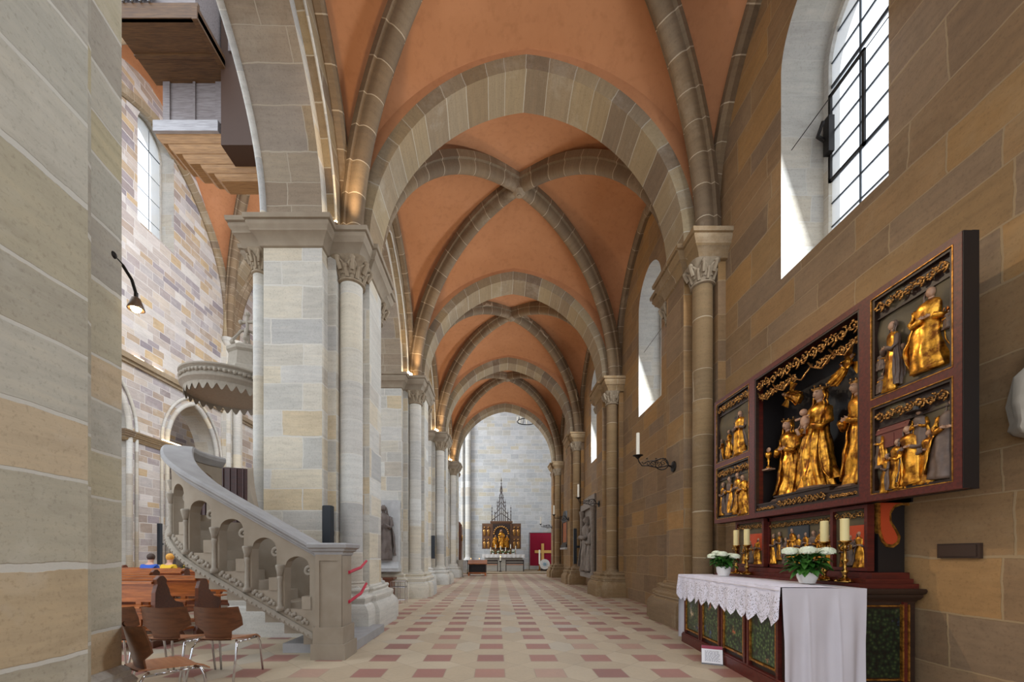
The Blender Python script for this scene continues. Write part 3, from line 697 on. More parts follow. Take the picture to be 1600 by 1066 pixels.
def B(s, h, t): x, y = sp(s, t); return (x, y, h)
st = thing('pulpit_stair', 'curving grey stone pulpit stair with pierced arcaded balustrade and newel post', 'staircase', (-2.2, 5.5, 0))
TH = 0.15
bal = MB()
OPN = [(0.13+0.445*k, 0.13+0.445*k+0.335) for k in range(8)]
def column(s0, s1, lo0, lo1, hi0, hi1, mb=bal, t0=0, t1=TH):
    A = [B(s0,lo0,t0),B(s1,lo1,t0),B(s1,hi1,t0),B(s0,hi0,t0)]; C = [B(s0,lo0,t1),B(s1,lo1,t1),B(s1,hi1,t1),B(s0,hi0,t1)]
    mb.poly(A); mb.poly(list(reversed(C)))
    for i, j in ((0,1),(2,3)): mb.poly([A[i],C[i],C[j],A[j]])
cur = 0
for a, b in OPN:
    n = 2; 
    column(cur, a, strg(cur), strg(a), rail(cur)-0.1, rail(a)-0.1)
    mid = (a+b)/2; hb = strg(mid)+0.20; ht = rail(mid)-0.24; w = (b-a)/2; sprg = ht-w*0.9
    N_ = 12
    for k in range(N_):
        u0, u1 = a+(b-a)*k/N_, a+(b-a)*(k+1)/N_
        f = lambda u: min(sprg+w*0.9*math.sqrt(max(0, 1-((u-mid)/w)**2)), rail(u)-0.13)
        column(u0, u1, strg(u0), strg(u1), hb, hb)
        column(u0, u1, f(u0), f(u1), rail(u0)-0.1, rail(u1)-0.1)
    bal.poly([B(a,hb,0),B(a,hb,TH),B(a,sprg,TH),B(a,sprg,0)]); bal.poly([B(b,hb,0),B(b,hb,TH),B(b,sprg,TH),B(b,sprg,0)])
    cur = b
column(cur, SL[-1]-0.01, strg(cur), strg(SL[-1]), rail(cur)-0.1, rail(SL[-1])-0.1)
bal.build('balustrade', M['stair'], st)
for a, b in OPN[:7]:                                    # carved dressing of each opening
    mid = (a+b)/2; hb = strg(mid)+0.20; ht = rail(mid)-0.24; w = (b-a)/2; d = MB()
    pr = [(s_, t_) for s_, t_ in ((a-0.055, -0.015),)]
    x, y = sp(b+0.055, -0.01); d.lathe([(0.05,hb-0.02),(0.05,hb+0.03),(0.03,hb+0.05),(0.027,ht-0.33),(0.036,ht-0.29),(0.03,ht-0.26)], (x, y, 0), 12)
    d.lathe([(0.03,ht-0.26),(0.045,ht-0.2),(0.06,ht-0.14),(0.062,ht-0.12),(0.05,ht-0.11)], (x, y, 0), 8)
    d.build('colonnette', M['carved'], st, smooth=True); d = MB()
    path = [B(a+0.03+0.075*(1-math.exp(-0.0*t))+0.075*math.cos(PI-t)*(1-t/9.5), ht-0.2+0.075*math.sin(PI-t)*(1-t/9.5), 0.05) for t in [0.35*k for k in range(26)]]
    d.tube(path, lambda q: 0.028-0.012*q, 7); d.build('carved_scroll', M['carved'], st, smooth=True); d = MB()
    # stepped block at the low corner of the sill with carved leaves
    q0 = hb; 
    for k in range(11): xx = B(a+0.03+0.028*k, strg(a+0.03+0.028*k)+0.10+0.022*math.sin(k*2.3), -0.005); d.ball(xx, (0.026,0.02,0.034), 7, 5)
    d.build('leaf_carving', M['carved'], st, smooth=True)
    e = MB(); column(a-0.02, a+0.10, hb, hb, hb+0.17, hb+0.17, e, -0.012, TH); e.build('step_block', M['stair'], st)
def band(mb, s0, s1, hf, prof, n=40):
    rs = []
    for k in range(n+1):
        s = s0+(s1-s0)*k/n; rs.append([B(s, hf(s)+h, t) for t, h in prof])
    mb.rings(rs, True, True)
r = MB(); band(r, -0.0, SL[-1]-0.02, rail, [(-0.10,-0.02),(-0.12,0.0),(-0.12,0.035),(-0.09,0.06),(TH+0.09,0.06),(TH+0.11,0.03),(TH+0.10,-0.02),(TH+0.02,-0.1),(-0.02,-0.1),(-0.03,-0.075),(-0.06,-0.06),(-0.065,-0.035)])
auto_smooth(r.build('handrail', M['stair_rail'], st), 30)
r = MB(); band(r, 0, SL[-1]-0.02, strg, [(-0.06,-0.06),(-0.075,-0.03),(-0.06,0.0),(-0.03,0.02),(TH,0.02),(TH,-0.08),(-0.02,-0.08)])
for k in range(60):
    s = SL[-1]*k/60; r.ball(B(s, strg(s)-0.03, -0.07), (0.018,0.018,0.018), 6, 4)
auto_smooth(r.build('carved_string', M['carved'], st), 30)
ip = MB(); N_ = 30
for k in range(N_):
    s0, s1 = SL[-1]*k/N_, SL[-1]*(k+1)/N_; 
    A = lambda s, h, t: (B(s,h,t) if t < 0.3 else (lambda p, q: (p[0]+(q[0]-p[0])*1.0, p[1]+(q[1]-p[1])*1.0, h))(sp(s,0), sp(s,-0.9)))
    f = -0.9
    P = [B(s0,strg(s0),f),B(s1,strg(s1),f),B(s1,rail(s1)-0.12,f),B(s0,rail(s0)-0.12,f)]
    # inner side: towards the pier (normal pointing the other way)
# inner parapet is laid on the far side of the treads
def Bi(s, h, w): 
    x0, y0 = sp(s, 0); x1, y1 = sp(s, 0.1); return (x0+(x1-x0)*10*w, y0+(y1-y0)*10*w, h)
SGN = 1 if sp(0.5, 0.5)[1] > sp(0.5, 0)[1] else -1
for k in range(N_):
    s0, s1 = 2.9*k/N_, 2.9*(k+1)/N_
    for w in (0.95, 1.03): ip.poly([Bi(s0,strg(s0)-0.05,w*SGN),Bi(s1,strg(s1)-0.05,w*SGN),Bi(s1,rail(s1)-0.2,w*SGN),Bi(s0,rail(s0)-0.2,w*SGN)])
    ip.poly([Bi(s0,rail(s0)-0.2,0.95*SGN),Bi(s1,rail(s1)-0.2,0.95*SGN),Bi(s1,rail(s1)-0.2,1.03*SGN),Bi(s0,rail(s0)-0.2,1.03*SGN)])
ip.build('inner_parapet', M['stair'], st)
tr = MB()
for k in range(11):
    s0, s1 = 2.9*k/11, 2.9*(k+1)/11; h = strg(s0)+0.12; lo = strg(s0)-0.12
    q = [Bi(s0,h,0.1*SGN),Bi(s1,h,0.1*SGN),Bi(s1,h,0.96*SGN),Bi(s0,h,0.96*SGN)]; ql = [(x,y,lo) for x,y,z in q]
    tr.rings([ql, q], True, True)
tr.build('step', M['stair'], st)
nw_ = MB(); x0, x1, y0, y1 = -2.335, -2.0, 5.27, 5.62
nw_.box(x0, x1, y0, y1, 0.12, 1.36)
nw_.prism([(x0-0.03,y0-0.03),(x1+0.03,y0-0.03),(x1+0.03,y1+0.03),(x0-0.03,y1+0.03)], 0.1, 0.42)
nw_.prism([(x0-0.05,y0-0.05),(x1+0.06,y0-0.05),(x1+0.06,y1+0.05),(x0-0.05,y1+0.05)], 0.0, 0.20)
for (a, b) in ((x0, x0+0.05), (x1-0.05, x1)): nw_.box(a, b, y0-0.018, y0+0.01, 0.42, 1.36)
nw_.box(x0+0.05, x1-0.05, y0-0.018, y0+0.01, 1.28, 1.36)
nw_.build('newel_post', M['stair'], st)
nc = MB(); ringstack(nc, [(x0,y0),(x1,y0),(x1,y1),(x0,y1)], [(0.0,1.34),(0.015,1.36),(0.02,1.39),(0.05,1.41),(0.055,1.43),(0.085,1.45),(0.09,1.49),(0.07,1.51),(0,1.51)])
nc.build('newel_cap', M['stair_rail'], st)
for k in range(4):
    s_ = MB(); s_.prism([(-2.95+0.0*k,5.62+0.30*k),(-1.98-0.02*k,5.62+0.3*k),(-1.98-0.02*k,7.2-0.1*k),(-2.95,7.2-0.1*k)], 0.0+0.13*k if k == 0 else 0.0, 0.13)
    if k == 0: s_.build('lowest_step', M['stair_rail'], st)
tp = MB()
for h, h2 in ((1.12, 1.25), (0.72, 0.86)): tp.tube([(-1.99,5.5,h),(-2.06,6.2,(h+h2)/2-0.02),(-2.25,7.05,h2)], 0.022, 6)
tag(tp.build('barrier_tape', M['redrope']), 'two red barrier bands tied from the stair newel to the pier', 'tape')
# pulpit body and canopy
pc = (-6.05, 9.4)
pu = thing('pulpit', 'round stone pulpit with dark red wooden inner panelling, half hidden behind the pier', 'pulpit', (pc[0], pc[1], 0))
m_ = MB(); m_.lathe([(0.4,0),(0.4,0.3),(0.22,0.5),(0.2,1.2),(0.3,1.6),(0.8,1.95),(0.86,2.0),(0.86,2.1),(0.8,2.15),(0.8,3.1),(0.88,3.14),(0.88,3.22),(0.72,3.22),(0.72,2.2)], (pc[0],pc[1],0), 28)
auto_smooth(m_.build('drum', M['stair'], pu), 30)
m_ = MB()
for k in range(14):
    a0, a1 = -2.35+1.35*k/14, -2.35+1.35*(k+1)/14; ra, rb = 1.22, 1.25
    c = lambda a, r_, z: (pc[0]+0.35+r_*math.cos(a), pc[1]+r_*math.sin(a), z)
    m_.rings([[c(a0,ra,1.7),c(a1,ra,1.7),c(a1,rb,1.7),c(a0,rb,1.7)],[c(a0,ra,3.12),c(a1,ra,3.12),c(a1,rb,3.12),c(a0,rb,3.12)]], True, True)
    m_.box(c(a0,ra,0)[0]-0.008, c(a0,ra,0)[0]+0.008, c(a0,rb,0)[1]-0.03, c(a0,rb,0)[1]-0.01, 1.75, 3.1)
m_.build('wooden_panelling', wood('dark_red_pulpit_wood', (44,16,12), (66,26,18), 0.4), pu)
cx, cy, r0 = -6.2, 9.45, 0.9; H = 4.95
cn = thing('pulpit_canopy', 'round carved sounding board with scalloped fringe and crown hanging over the pulpit', 'canopy', (cx, cy, H))
m_ = MB(); m_.lathe([(r0*0.5,0.1),(r0*0.86,0.1),(r0*0.9,0.08),(r0*0.93,0.09),(r0*0.96,0.14),(r0*1.04,0.2),(r0*1.05,0.24),(r0*1.0,0.27),(r0*1.0,0.40),(r0*1.06,0.44),(r0*1.06,0.47),(r0*0.9,0.5),(r0*0.4,0.62),(0.3,0.7)], (cx,cy,H), 48)
auto_smooth(m_.build('soffit_disc', M['carved'], cn), 30)
m_ = MB(); n = 30
for k in range(n):
    a = 2*PI*k/n
    fn = lambda u, v: (cx+(r0*0.95)*math.cos(a+(u-0.5)*2*PI/n), cy+(r0*0.95)*math.sin(a+(u-0.5)*2*PI/n), H+0.12-v*(0.05+0.13*abs(math.cos(PI*u))**1.5))
    m_.grid(fn, 8, 2)
    fn2 = lambda u, v: (cx+(r0*0.93)*math.cos(a+(u-0.5)*2*PI/n), cy+(r0*0.93)*math.sin(a+(u-0.5)*2*PI/n), H+0.12-v*(0.05+0.13*abs(math.cos(PI*u))**1.5))
    m_.grid(fn2, 8, 2)
m_.build('scalloped_fringe', M['carved'], cn)
m_ = MB()
for k in range(64):
    a = 2*PI*k/64; c = (cx+r0*1.01*math.cos(a), cy+r0*1.01*math.sin(a), H+0.335); m_.ball(c, (0.05,0.05,0.05 if k % 2 else 0.035), 6, 5)
m_.build('carved_rim', M['carved'], cn)
m_ = MB(); ox = cx+0.42
m_.lathe([(0.5,0.5),(0.46,0.6),(0.44,0.66),(0.4,0.7),(0.37,1.0),(0.42,1.05),(0.42,1.12),(0.3,1.2),(0.1,1.25)], (ox, cy, H), 8)
for k in range(4):
    a = k*PI/2+0.4; m_.tube([(ox+0.3*math.cos(a), cy+0.3*math.sin(a), H+1.1),(ox+0.3*math.cos(a), cy+0.3*math.sin(a), H+1.35),(ox+0.12*math.cos(a), cy+0.12*math.sin(a), H+1.6),(ox, cy, H+1.62)], 0.035, 6); m_.ball((ox+0.3*math.cos(a), cy+0.3*math.sin(a), H+1.3), 0.06, 8, 6)
m_.tube([(ox,cy,H+1.55),(ox,cy,H+2.0)], 0.035, 6); m_.tube([(ox-0.14,cy,H+1.82),(ox+0.14,cy,H+1.82)], 0.035, 6)
m_.ball((ox,cy,H+2.0), 0.06, 8, 6); m_.ball((ox-0.15,cy,H+1.82), 0.055, 8, 6); m_.ball((ox+0.15,cy,H+1.82), 0.055, 8, 6)
m_.build('crown_with_cross', M['carved'], cn)
m_ = MB(); m_.box(-5.36,-4.3,8.95,9.1,H+0.28,H+0.4); m_.box(-4.5,-4.3,8.3,9.0,H+0.28,H+0.4); m_.build('support_bracket', M['carved'], cn)
# ---------------------------------------------------------------- hanging organ
og = thing('swallow_nest_organ', 'brown and grey wooden organ case hanging high over the nave on stepped corbels', 'organ', (-6.0, 9.6, 10.8))
m_ = MB(); m_.box(-8.6, -6.6, 9.0, 10.3, 13.26, 13.40); m_.box(-8.6,-6.62,9.02,9.08,13.26,13.62)
m_.box(-6.72,-6.6,8.97,10.4,13.2,13.5); m_.box(-8.6,-6.7,9.65,9.72,13.22,13.27); m_.build('overhanging_floor', M['organwood'], og)
m_ = MB(); m_.box(-8.6, -6.75, 9.12, 10.3, 13.4, 16.0); m_.build('pipe_case', M['organgrey'], og)
for k in range(5):
    m_ = MB(); m_.lathe([(0.03,13.62),(0.085,13.9),(0.085,15.8)], (-8.45+0.19*k, 9.0, 0), 12); m_.build('organ_pipe', M['pipe'], og, smooth=True)
m_ = MB(); m_.box(-8.37, -6.87, 10.25, 11.0, 12.2, 13.3); m_.box(-8.37,-8.2,10.21,10.26,12.2,13.26); m_.box(-7.62,-7.56,10.21,10.26,12.25,13.26); m_.box(-7.05,-6.87,10.21,10.26,12.2,13.26)
m_.build('lower_case', M['organgrey'], og)
m_ = MB(); m_.box(-8.55, -6.93, 10.12, 11.0, 11.93, 12.2); m_.build('grey_moulding', wood('pale_grey_moulding', (150,146,150), (184,182,186), 0.5), og)
for k, (xa, xb, za, zb) in enumerate(((-8.55,-6.75,11.76,11.93),(-8.3,-6.5,11.58,11.76),(-8.0,-6.3,11.40,11.58),(-7.6,-6.15,11.24,11.40),(-7.3,-6.02,11.10,11.24))):
    m_ = MB(); m_.rings([[(xa,10.2+0.08*k,zb),(xb,10.2+0.08*k,zb),(xb,10.98,zb),(xa,10.98,zb)],[(xa+0.03,10.22+0.08*k,(za+zb)/2),(xb,10.22+0.08*k,(za+zb)/2),(xb,10.98,(za+zb)/2),(xa+0.03,10.98,(za+zb)/2)],[(xa+0.14,10.27+0.08*k,za),(xb,10.27+0.08*k,za),(xb,10.98,za),(xa+0.14,10.98,za)]], True, True)
    m_.build('corbel_step', M['organtan'], og)
m_ = MB(); m_.box(-6.7, -4.05, 9.9, 11.2, 11.35, 16); m_.build('side_housing', M['organdark'], og)
m_ = MB(); m_.box(-6.5, -5.2, 9.86, 9.92, 13.6, 16); m_.build('pale_side_panel', M['organgrey'], og)
# ---------------------------------------------------------------- epitaph between the piers, speakers, lamps
ep = thing('marble_epitaph', 'white carved marble epitaph slab with dark figure, on the second nave-side pier', 'epitaph', (-3.5, 12.6, 0.85))
m_ = MB(); m_.box(-4.05, -3.0, 12.5, 12.78, 1.15, 3.05); m_.prism([(-4.1,12.4),(-2.98,12.4),(-2.98,12.78),(-4.1,12.78)], 0.85, 0.95)
m_.rings([[(-4.1,12.38,0.95),(-2.97,12.38,0.95),(-2.97,12.78,0.95),(-4.1,12.78,0.95)],[(-4.05,12.5,1.15),(-3.0,12.5,1.15),(-3.0,12.78,1.15),(-4.05,12.78,1.15)]], True, True)
m_.build('slab', M['marble'], ep)
EPI = ep
m_ = MB(); m_.box(-4.0,-3.1,12.1,12.45,0.0,0.62); m_.box(-4.05,-3.05,12.06,12.5,0.62,0.68); m_.box(-3.95,-3.15,12.085,12.11,0.08,0.56)
tag(m_.build('wooden_chest', M['benchdark']), 'low dark reddish wooden chest standing under the marble epitaph', 'chest')
bs = thing('brochure_rack', 'thin metal rack standing on the floor beside the base of the second nave-side pier', 'rack', (-2.75, 11.4, 0))
m_ = MB()
for dx in (0, 0.2, 0.4): m_.tube([(-2.95+dx,11.4,0.0),(-2.95+dx,11.4,0.62)], 0.01, 5); m_.tube([(-2.95+dx,11.65,0.0),(-2.95+dx,11.65,0.62)], 0.01, 5)
for h in (0.1, 0.45, 0.62): m_.tube([(-2.95,11.4,h),(-2.55,11.4,h),(-2.55,11.65,h),(-2.95,11.65,h)], 0.008, 5)
m_.build('wire_frame', M['chrome'], bs)
m_ = MB(); m_.box(-2.93,-2.57,11.42,11.63,0.45,0.47); m_.build('shelf', M['darkwood'], bs)
def speaker_col(x, y, z0, z1, w, label):
    o = MB(); o.bbox(x-w/2, x+w/2, y-w/2, y+w/2, z0, z1, 0.012); o.box(x-0.02, x+0.02, y+w/2-0.01, y+w/2+0.14, (z0+z1)/2-0.04, (z0+z1)/2+0.04)
    return tag(o.build('column_speaker', M['blacks']), label, 'loudspeaker', 'slim column loudspeakers')
speaker_col(-2.87, 6.95, 1.28, 2.20, 0.15, 'slim black column speaker on the nearest pier, above the stair newel')
speaker_col(-2.87, PZ[3]-1.1, 1.2, 2.25, 0.16, 'slim black column speaker on the third nave-side pier, far down the aisle')
speaker_col(NX+0.45, PZ[3]+0.1, 0.9, 2.9, 0.16, 'slim black column speaker against the far nave pier, behind the pews')
def bracket_lamp():
    t = thing('spot_lamp', 'round spot lamp with glowing bulb on a black arm at the left foreground pier', 'lamp', (-2.99, 3.2, 3.7))
    m_ = MB(); m_.tube([(-2.975,3.15,3.68),(-2.985,3.25,3.67),(-2.985,3.33,3.61),(-2.985,3.37,3.52)], 0.012, 8); m_.ball((-2.975,3.15,3.68), 0.03, 8, 6); m_.box(-2.995,-2.975,3.36,3.38,3.46,3.53); m_.build('arm', M['iron'], t)
    m_ = MB(); m_.lathe([(0.015,0.08),(0.03,0.07),(0.055,0.0),(0.06,-0.02),(0.053,-0.02),(0.025,0.045)], (-2.985,3.37,3.41), 18, cap=False); m_.build('shade', M['lampgrey'], t, smooth=True)
    m_ = MB(); m_.ball((-2.985,3.37,3.40), 0.036, 12, 8); m_.build('bulb', M['bulb'], t, smooth=True)
bracket_lamp()
def uplighter(y, label):
    t = thing('uplight_pair', label, 'lamp', (-2.72, y, 7.06), group='warm uplights on the pier imposts')
    for dx, dy in ((0, 0), (0.06, 0.12)):
        m_ = MB(); m_.lathe([(0.035,0.0),(0.045,0.02),(0.045,0.05),(0.03,0.08)], (-2.78+dx, y+dy, 7.04), 10); m_.build('lamp_body', M['lampgrey'], t)
        m_ = MB(); m_.ball((-2.78+dx, y+dy, 7.13), 0.028 if y < 9 else 0.05, 10, 8); m_.build('bulb', M['bulb'], t, smooth=True)
    spot('uplight', (-2.68, y+0.0, 7.28), (-0.6, y-0.9, 10.4), 120, WARM, 130, 1.0, 0.06)
    spot('uplight', (-2.60, y+1.3, 7.28), (-0.4, y+3.4, 10.4), 120, WARM, 130, 1.0, 0.06)
for k, lb in ((1, 'nearest pair of glowing uplights on the impost above the pulpit stair'), (2, 'glowing uplights on the second nave-side pier impost'), (3, 'glowing uplights on the third nave-side pier impost'), (4, 'glowing uplights on the farthest nave-side pier impost')):
    uplighter(PZ[k]-0.95, lb)
def tube_lamp(p, q, label, group=None):
    m_ = MB(); m_.tube([p, q], 0.025, 8); return tag(m_.build('tube_lamp', M['tubelight']), label, 'lamp', group)
for k, lb in ((1, 'nearest'), (2, 'second')):
    tube_lamp((-2.2, PZ[k]-0.30, 7.05), (-2.2, PZ[k]+0.02, 7.05), 'front lit tube lamp on the aisle face of the %s nave-side impost' % lb, 'tube lamps on the imposts')
    tube_lamp((-2.2, PZ[k]+0.10, 7.05), (-2.2, PZ[k]+0.42, 7.05), 'rear lit tube lamp on the aisle face of the %s nave-side impost' % lb, 'tube lamps on the imposts')
for y0, lb in ((15.0,'nearest'),(18.7,'second'),(19.8,'farthest')):
    tube_lamp((NX+0.15,y0,10.53), (NX+0.15,y0+0.5,10.53), '%s lit tube lamp on the string course of the bright nave wall' % lb, 'tube lamps on the nave wall')
tube_lamp((NX+0.3,20.1,7.08), (NX+0.3,21.3,7.08), 'lit tube lamp on the nave wall impost between the two round-headed arches')
# ---------------------------------------------------------------- chairs
def make_chair():
    t = thing('stacking_chair', 'brown plywood chair with chrome legs, right end of the front row by the stair', 'chair', (0,0,0), 0, 'plywood chairs beside the foreground pier')
    m_ = MB(); pl = [(-0.235,0.80),(-0.12,0.785),(0,0.78),(0.12,0.785),(0.235,0.80),(0.262,0.64),(0.255,0.60),(0.15,0.53),(0.135,0.43),(-0.135,0.43),(-0.15,0.53),(-0.255,0.60),(-0.262,0.64)]
    cur = lambda x, z: 0.05-0.14*(0.8-z)**2*0 + (z-0.43)*-0.22 + 0.09 + 0.9*x*x
    fr = [(x, cur(x,z)-0.17, z) for x, z in pl]; bk = [(x, cur(x,z)-0.182, z) for x, z in pl]
    # subdivide across for a curved shell
    def row(z):
        xs = 0.262-0.2*(0.8-z)*0.1 if z > 0.62 else (0.255 if z > 0.59 else (0.15+0.105*(z-0.53)/0.06 if z > 0.53 else 0.135+0.015*(z-0.43)/0.1))
        if z > 0.62: xs = 0.262-(z-0.64)*0.17
        return xs
    zs = [0.43,0.48,0.53,0.56,0.595,0.62,0.68,0.74,0.79]
    for off in (0, 0.012):
        m_.grid(lambda u, v: ((2*u-1)*row(zs[min(8, int(v*8+0.001))]), cur((2*u-1)*row(zs[min(8, int(v*8+0.001))]), zs[min(8, int(v*8+0.001))])-0.17-off, zs[min(8, int(v*8+0.001))]+ (0.012*abs(2*u-1) if v > 0.99 else 0)), 10, 8)
    for e in range(8):
        for sx in (-1, 1):
            a, b = zs[e], zs[e+1]; xa, xb = sx*row(a), sx*row(b); m_.poly([(xa,cur(xa,a)-0.17,a),(xb,cur(xb,b)-0.17,b+(0.012 if e == 7 else 0)),(xb,cur(xb,b)-0.182,b+(0.012 if e == 7 else 0)),(xa,cur(xa,a)-0.182,a)])
    m_.build('backrest', M['ply'], t, smooth=True)
    m_ = MB()
    def sf(u, v, o): 
        x = (2*u-1)*(0.17+0.05*math.sin(min(1, v*1.6)*PI/2)); y = -0.08+0.47*v; return (x*(1 if v < 0.9 else 0.97), y, 0.44+0.012*math.cos(v*PI)-0.05*max(0, v-0.85)/0.15-0.1*max(0, 0.0)+0.25*x*x-o)
    m_.grid(lambda u, v: sf(u, v, 0), 8, 10); m_.grid(lambda u, v: sf(u, v, 0.012), 8, 10)
    for k in range(10):
        for u in (0, 1): m_.poly([sf(u,k/10,0),sf(u,(k+1)/10,0),sf(u,(k+1)/10,0.012),sf(u,k/10,0.012)])
    for k in range(8): m_.poly([sf(k/8,1,0),sf((k+1)/8,1,0),sf((k+1)/8,1,0.012),sf(k/8,1,0.012)])
    m_.build('seat', M['seatply'], t, smooth=True)
    for sx in (-1, 1):
        m_ = MB(); m_.tube([(sx*0.19,-0.02,0.43),(sx*0.22,-0.06,0.41),(sx*0.235,-0.09,0.36),(sx*0.25,-0.17,0.0)], 0.0115, 8); m_.build('leg', M['chrome'], t, smooth=True)
        m_ = MB(); m_.tube([(sx*0.19,0.28,0.42),(sx*0.22,0.32,0.40),(sx*0.235,0.34,0.34),(sx*0.245,0.38,0.0)], 0.0115, 8); m_.build('leg', M['chrome'], t, smooth=True)
        m_ = MB(); m_.tube([(sx*0.215,-0.05,0.415),(sx*0.22,0.1,0.41),(sx*0.215,0.31,0.405)], 0.011, 8); m_.tube([(sx*0.22,0.02,0.41),(sx*0.28,0.02,0.43),(sx*0.29,0.08,0.43),(sx*0.28,0.13,0.43),(sx*0.22,0.13,0.41)], 0.008, 6); m_.build('linking_bracket', M['chrome'], t, smooth=True)
    return t
ch = make_chair(); ch.location = (-3.0, 4.42, 0)
dup(ch, (-3.56, 4.42, 0), 'brown plywood chair with chrome legs, middle of the front row between its two neighbours')
dup(ch, (-4.12, 4.42, 0), 'brown plywood chair, left of the row of three and partly behind the foreground pier')
dup(ch, (-2.86, 3.30, 0), 'nearest brown plywood chair, turned sideways and half hidden by the foreground pier', -0.6)
# ---------------------------------------------------------------- pews
def make_pew(length, name='church_pew'):
    t = thing(name, 'x', 'pew', (0,0,0), 0, 'wooden pews in the nave')
    m_ = MB(); m_.box(-length, -0.05, -0.03, 0.0, 0.66, 0.93); m_.box(-length, -0.05, -0.12, 0.02, 0.93, 0.965)
    for k in range(int(length/0.62)): x = -0.32-0.62*k; m_.box(x-0.04, x+0.04, -0.028, 0.0, 0.3, 0.68)
    m_.box(-length, -0.05, -0.035, 0.0, 0.40, 0.50); m_.build('backrest', M['bench'], t)
    m_ = MB(); m_.bbox(-length, -0.05, 0.0, 0.42, 0.42, 0.46, 0.008); m_.build('seat', M['bench'], t)
    m_ = MB(); m_.box(-length, -0.05, -0.32, -0.08, 0.60, 0.62); m_.box(-length, -0.05, -0.4, -0.14, 0.14, 0.17); m_.build('kneeler_and_book_shelf', M['bench'], t)
    prof = [(-0.16,0),(0.44,0),(0.44,0.1),(0.36,0.2),(0.38,0.4),(0.44,0.52),(0.40,0.6),(0.26,0.64),(0.16,0.74),(0.13,0.84),(0.08,0.93),(0.09,0.98),(0.03,1.04),(-0.04,1.04),(-0.10,0.99),(-0.08,0.92),(-0.12,0.8),(-0.13,0.4),(-0.10,0.2),(-0.16,0.1)]
    for x in (-0.05, -length-0.04):
        m_ = MB(); m_.rings([[(x,a,b) for a,b in prof],[(x+0.012,a*1.02,b*1.005) for a,b in prof],[(x+0.048,a*1.02,b*1.005) for a,b in prof],[(x+0.06,a,b) for a,b in prof]], True, True)
        m_.build('pew_end', M['benchdark'], t)
    return t
pw = make_pew(4.6); pw.location = (-4.98, 6.05, 0); pw['label'] = 'nearest orange-brown wooden pew just behind the plywood chairs'
ords = ['second', 'third', 'fourth', 'fifth', 'sixth', 'seventh', 'eighth', 'ninth', 'tenth']
for k in range(1, 9):
    loc = (-4.98, 6.05+0.86*k, 0) if k < 3 else (-7.3, 6.05+0.86*k+0.1, 0)
    dup(pw, loc, 'orange-brown wooden pew, %s row back from the plywood chairs' % ords[k-1])
# ---------------------------------------------------------------- seated people in the pews
def skin_body(name, nodes, edges, mat, parent):
    me = bpy.data.meshes.new(name); me.from_pydata([n[0] for n in nodes], edges, []); o = bpy.data.objects.new(name, me); COL.objects.link(o); o.parent = parent
    me.materials.append(mat); md = o.modifiers.new('skin', 'SKIN'); 
    for v, n in zip(me.skin_vertices[0].data, nodes): v.radius = (n[1], n[1]*(n[2] if len(n) > 2 else 1)); v.use_root = False
    me.skin_vertices[0].data[0].use_root = True
    md.use_smooth_shade = True; s = o.modifiers.new('sub', 'SUBSURF'); s.levels = 1; s.render_levels = 2; return o
def person(loc, rz, label, jacket, lean, hairm):
    t = thing('person', label, 'person', loc, rz)
    L = lean
    nodes = [((0,0,0.52),0.15),((0,-0.02+L*0.3,0.75),0.14),((0,L*0.65,1.0),0.15),((0,L*0.8,1.1),0.055),((0,L*0.9,1.19),0.085),((0,L,1.28),0.085),
             ((0.17,L*0.65,1.02),0.06),((0.24,L*0.6+0.04,0.80),0.048),((0.14,L*0.6+0.27,0.68),0.04),((0.08,L*0.6+0.34,0.67),0.03),
             ((-0.17,L*0.65,1.02),0.06),((-0.24,L*0.6+0.04,0.80),0.048),((-0.14,L*0.6+0.27,0.68),0.04),((-0.08,L*0.6+0.34,0.67),0.03),
             ((0.1,0.02,0.52),0.09),((0.11,0.42,0.52),0.075),((0.11,0.46,0.1),0.05),((0.11,0.56,0.04),0.04),
             ((-0.1,0.02,0.52),0.09),((-0.11,0.42,0.52),0.075),((-0.11,0.46,0.1),0.05),((-0.11,0.56,0.04),0.04)]
    edges = [(0,1),(1,2),(2,3),(3,4),(4,5),(2,6),(6,7),(7,8),(8,9),(2,10),(10,11),(11,12),(12,13),(0,14),(14,15),(15,16),(16,17),(0,18),(18,19),(19,20),(20,21)]
    skin_body('body', nodes, edges, M['skin'], t)
    skin_body('jacket', [(n[0], n[1]+0.03) for n in nodes[:3]]+[(n[0], n[1]+0.025) for n in (nodes[6], nodes[7], nodes[8], nodes[10], nodes[11], nodes[12])], [(0,1),(1,2),(2,3),(3,4),(4,5),(2,6),(6,7),(7,8)], jacket, t)
    skin_body('trousers', [(n[0], n[1]+0.02) for n in (nodes[0], nodes[14], nodes[15], nodes[16], nodes[18], nodes[19], nodes[20])], [(0,1),(1,2),(2,3),(0,4),(4,5),(5,6)], M['darkcloth'], t)
    m_ = MB(); m_.ball((0,L-0.02,1.30), (0.105,0.11,0.115), 14, 10); o = m_.build('hair', hairm, t, smooth=True, noff=True)
    m_ = MB(); m_.ball((0,L+0.095,1.25), (0.014,0.02,0.02), 6, 5); m_.build('nose', M['skin'], t, smooth=True, noff=True)
    return t
person((-10.55,12.25,0), 0.2, 'person in a blue jacket bending forward in the far pews', M['bluecloth'], 0.26, M['hair'])
person((-9.93,12.2,0), -0.1, 'person in a yellow jacket seated beside the blue-jacketed one', M['yellowcloth'], 0.18, M['orangecloth'])
person((-9.25,12.3,0), 0.1, 'person in an orange patterned top seated near the flower bouquet', M['orangecloth'], 0.12, M['hair'])
person((-11.9,12.3,0), 0.0, 'person in dark coat seated at the left edge of the far pews', M['darkcloth'], 0.02, M['hair'])
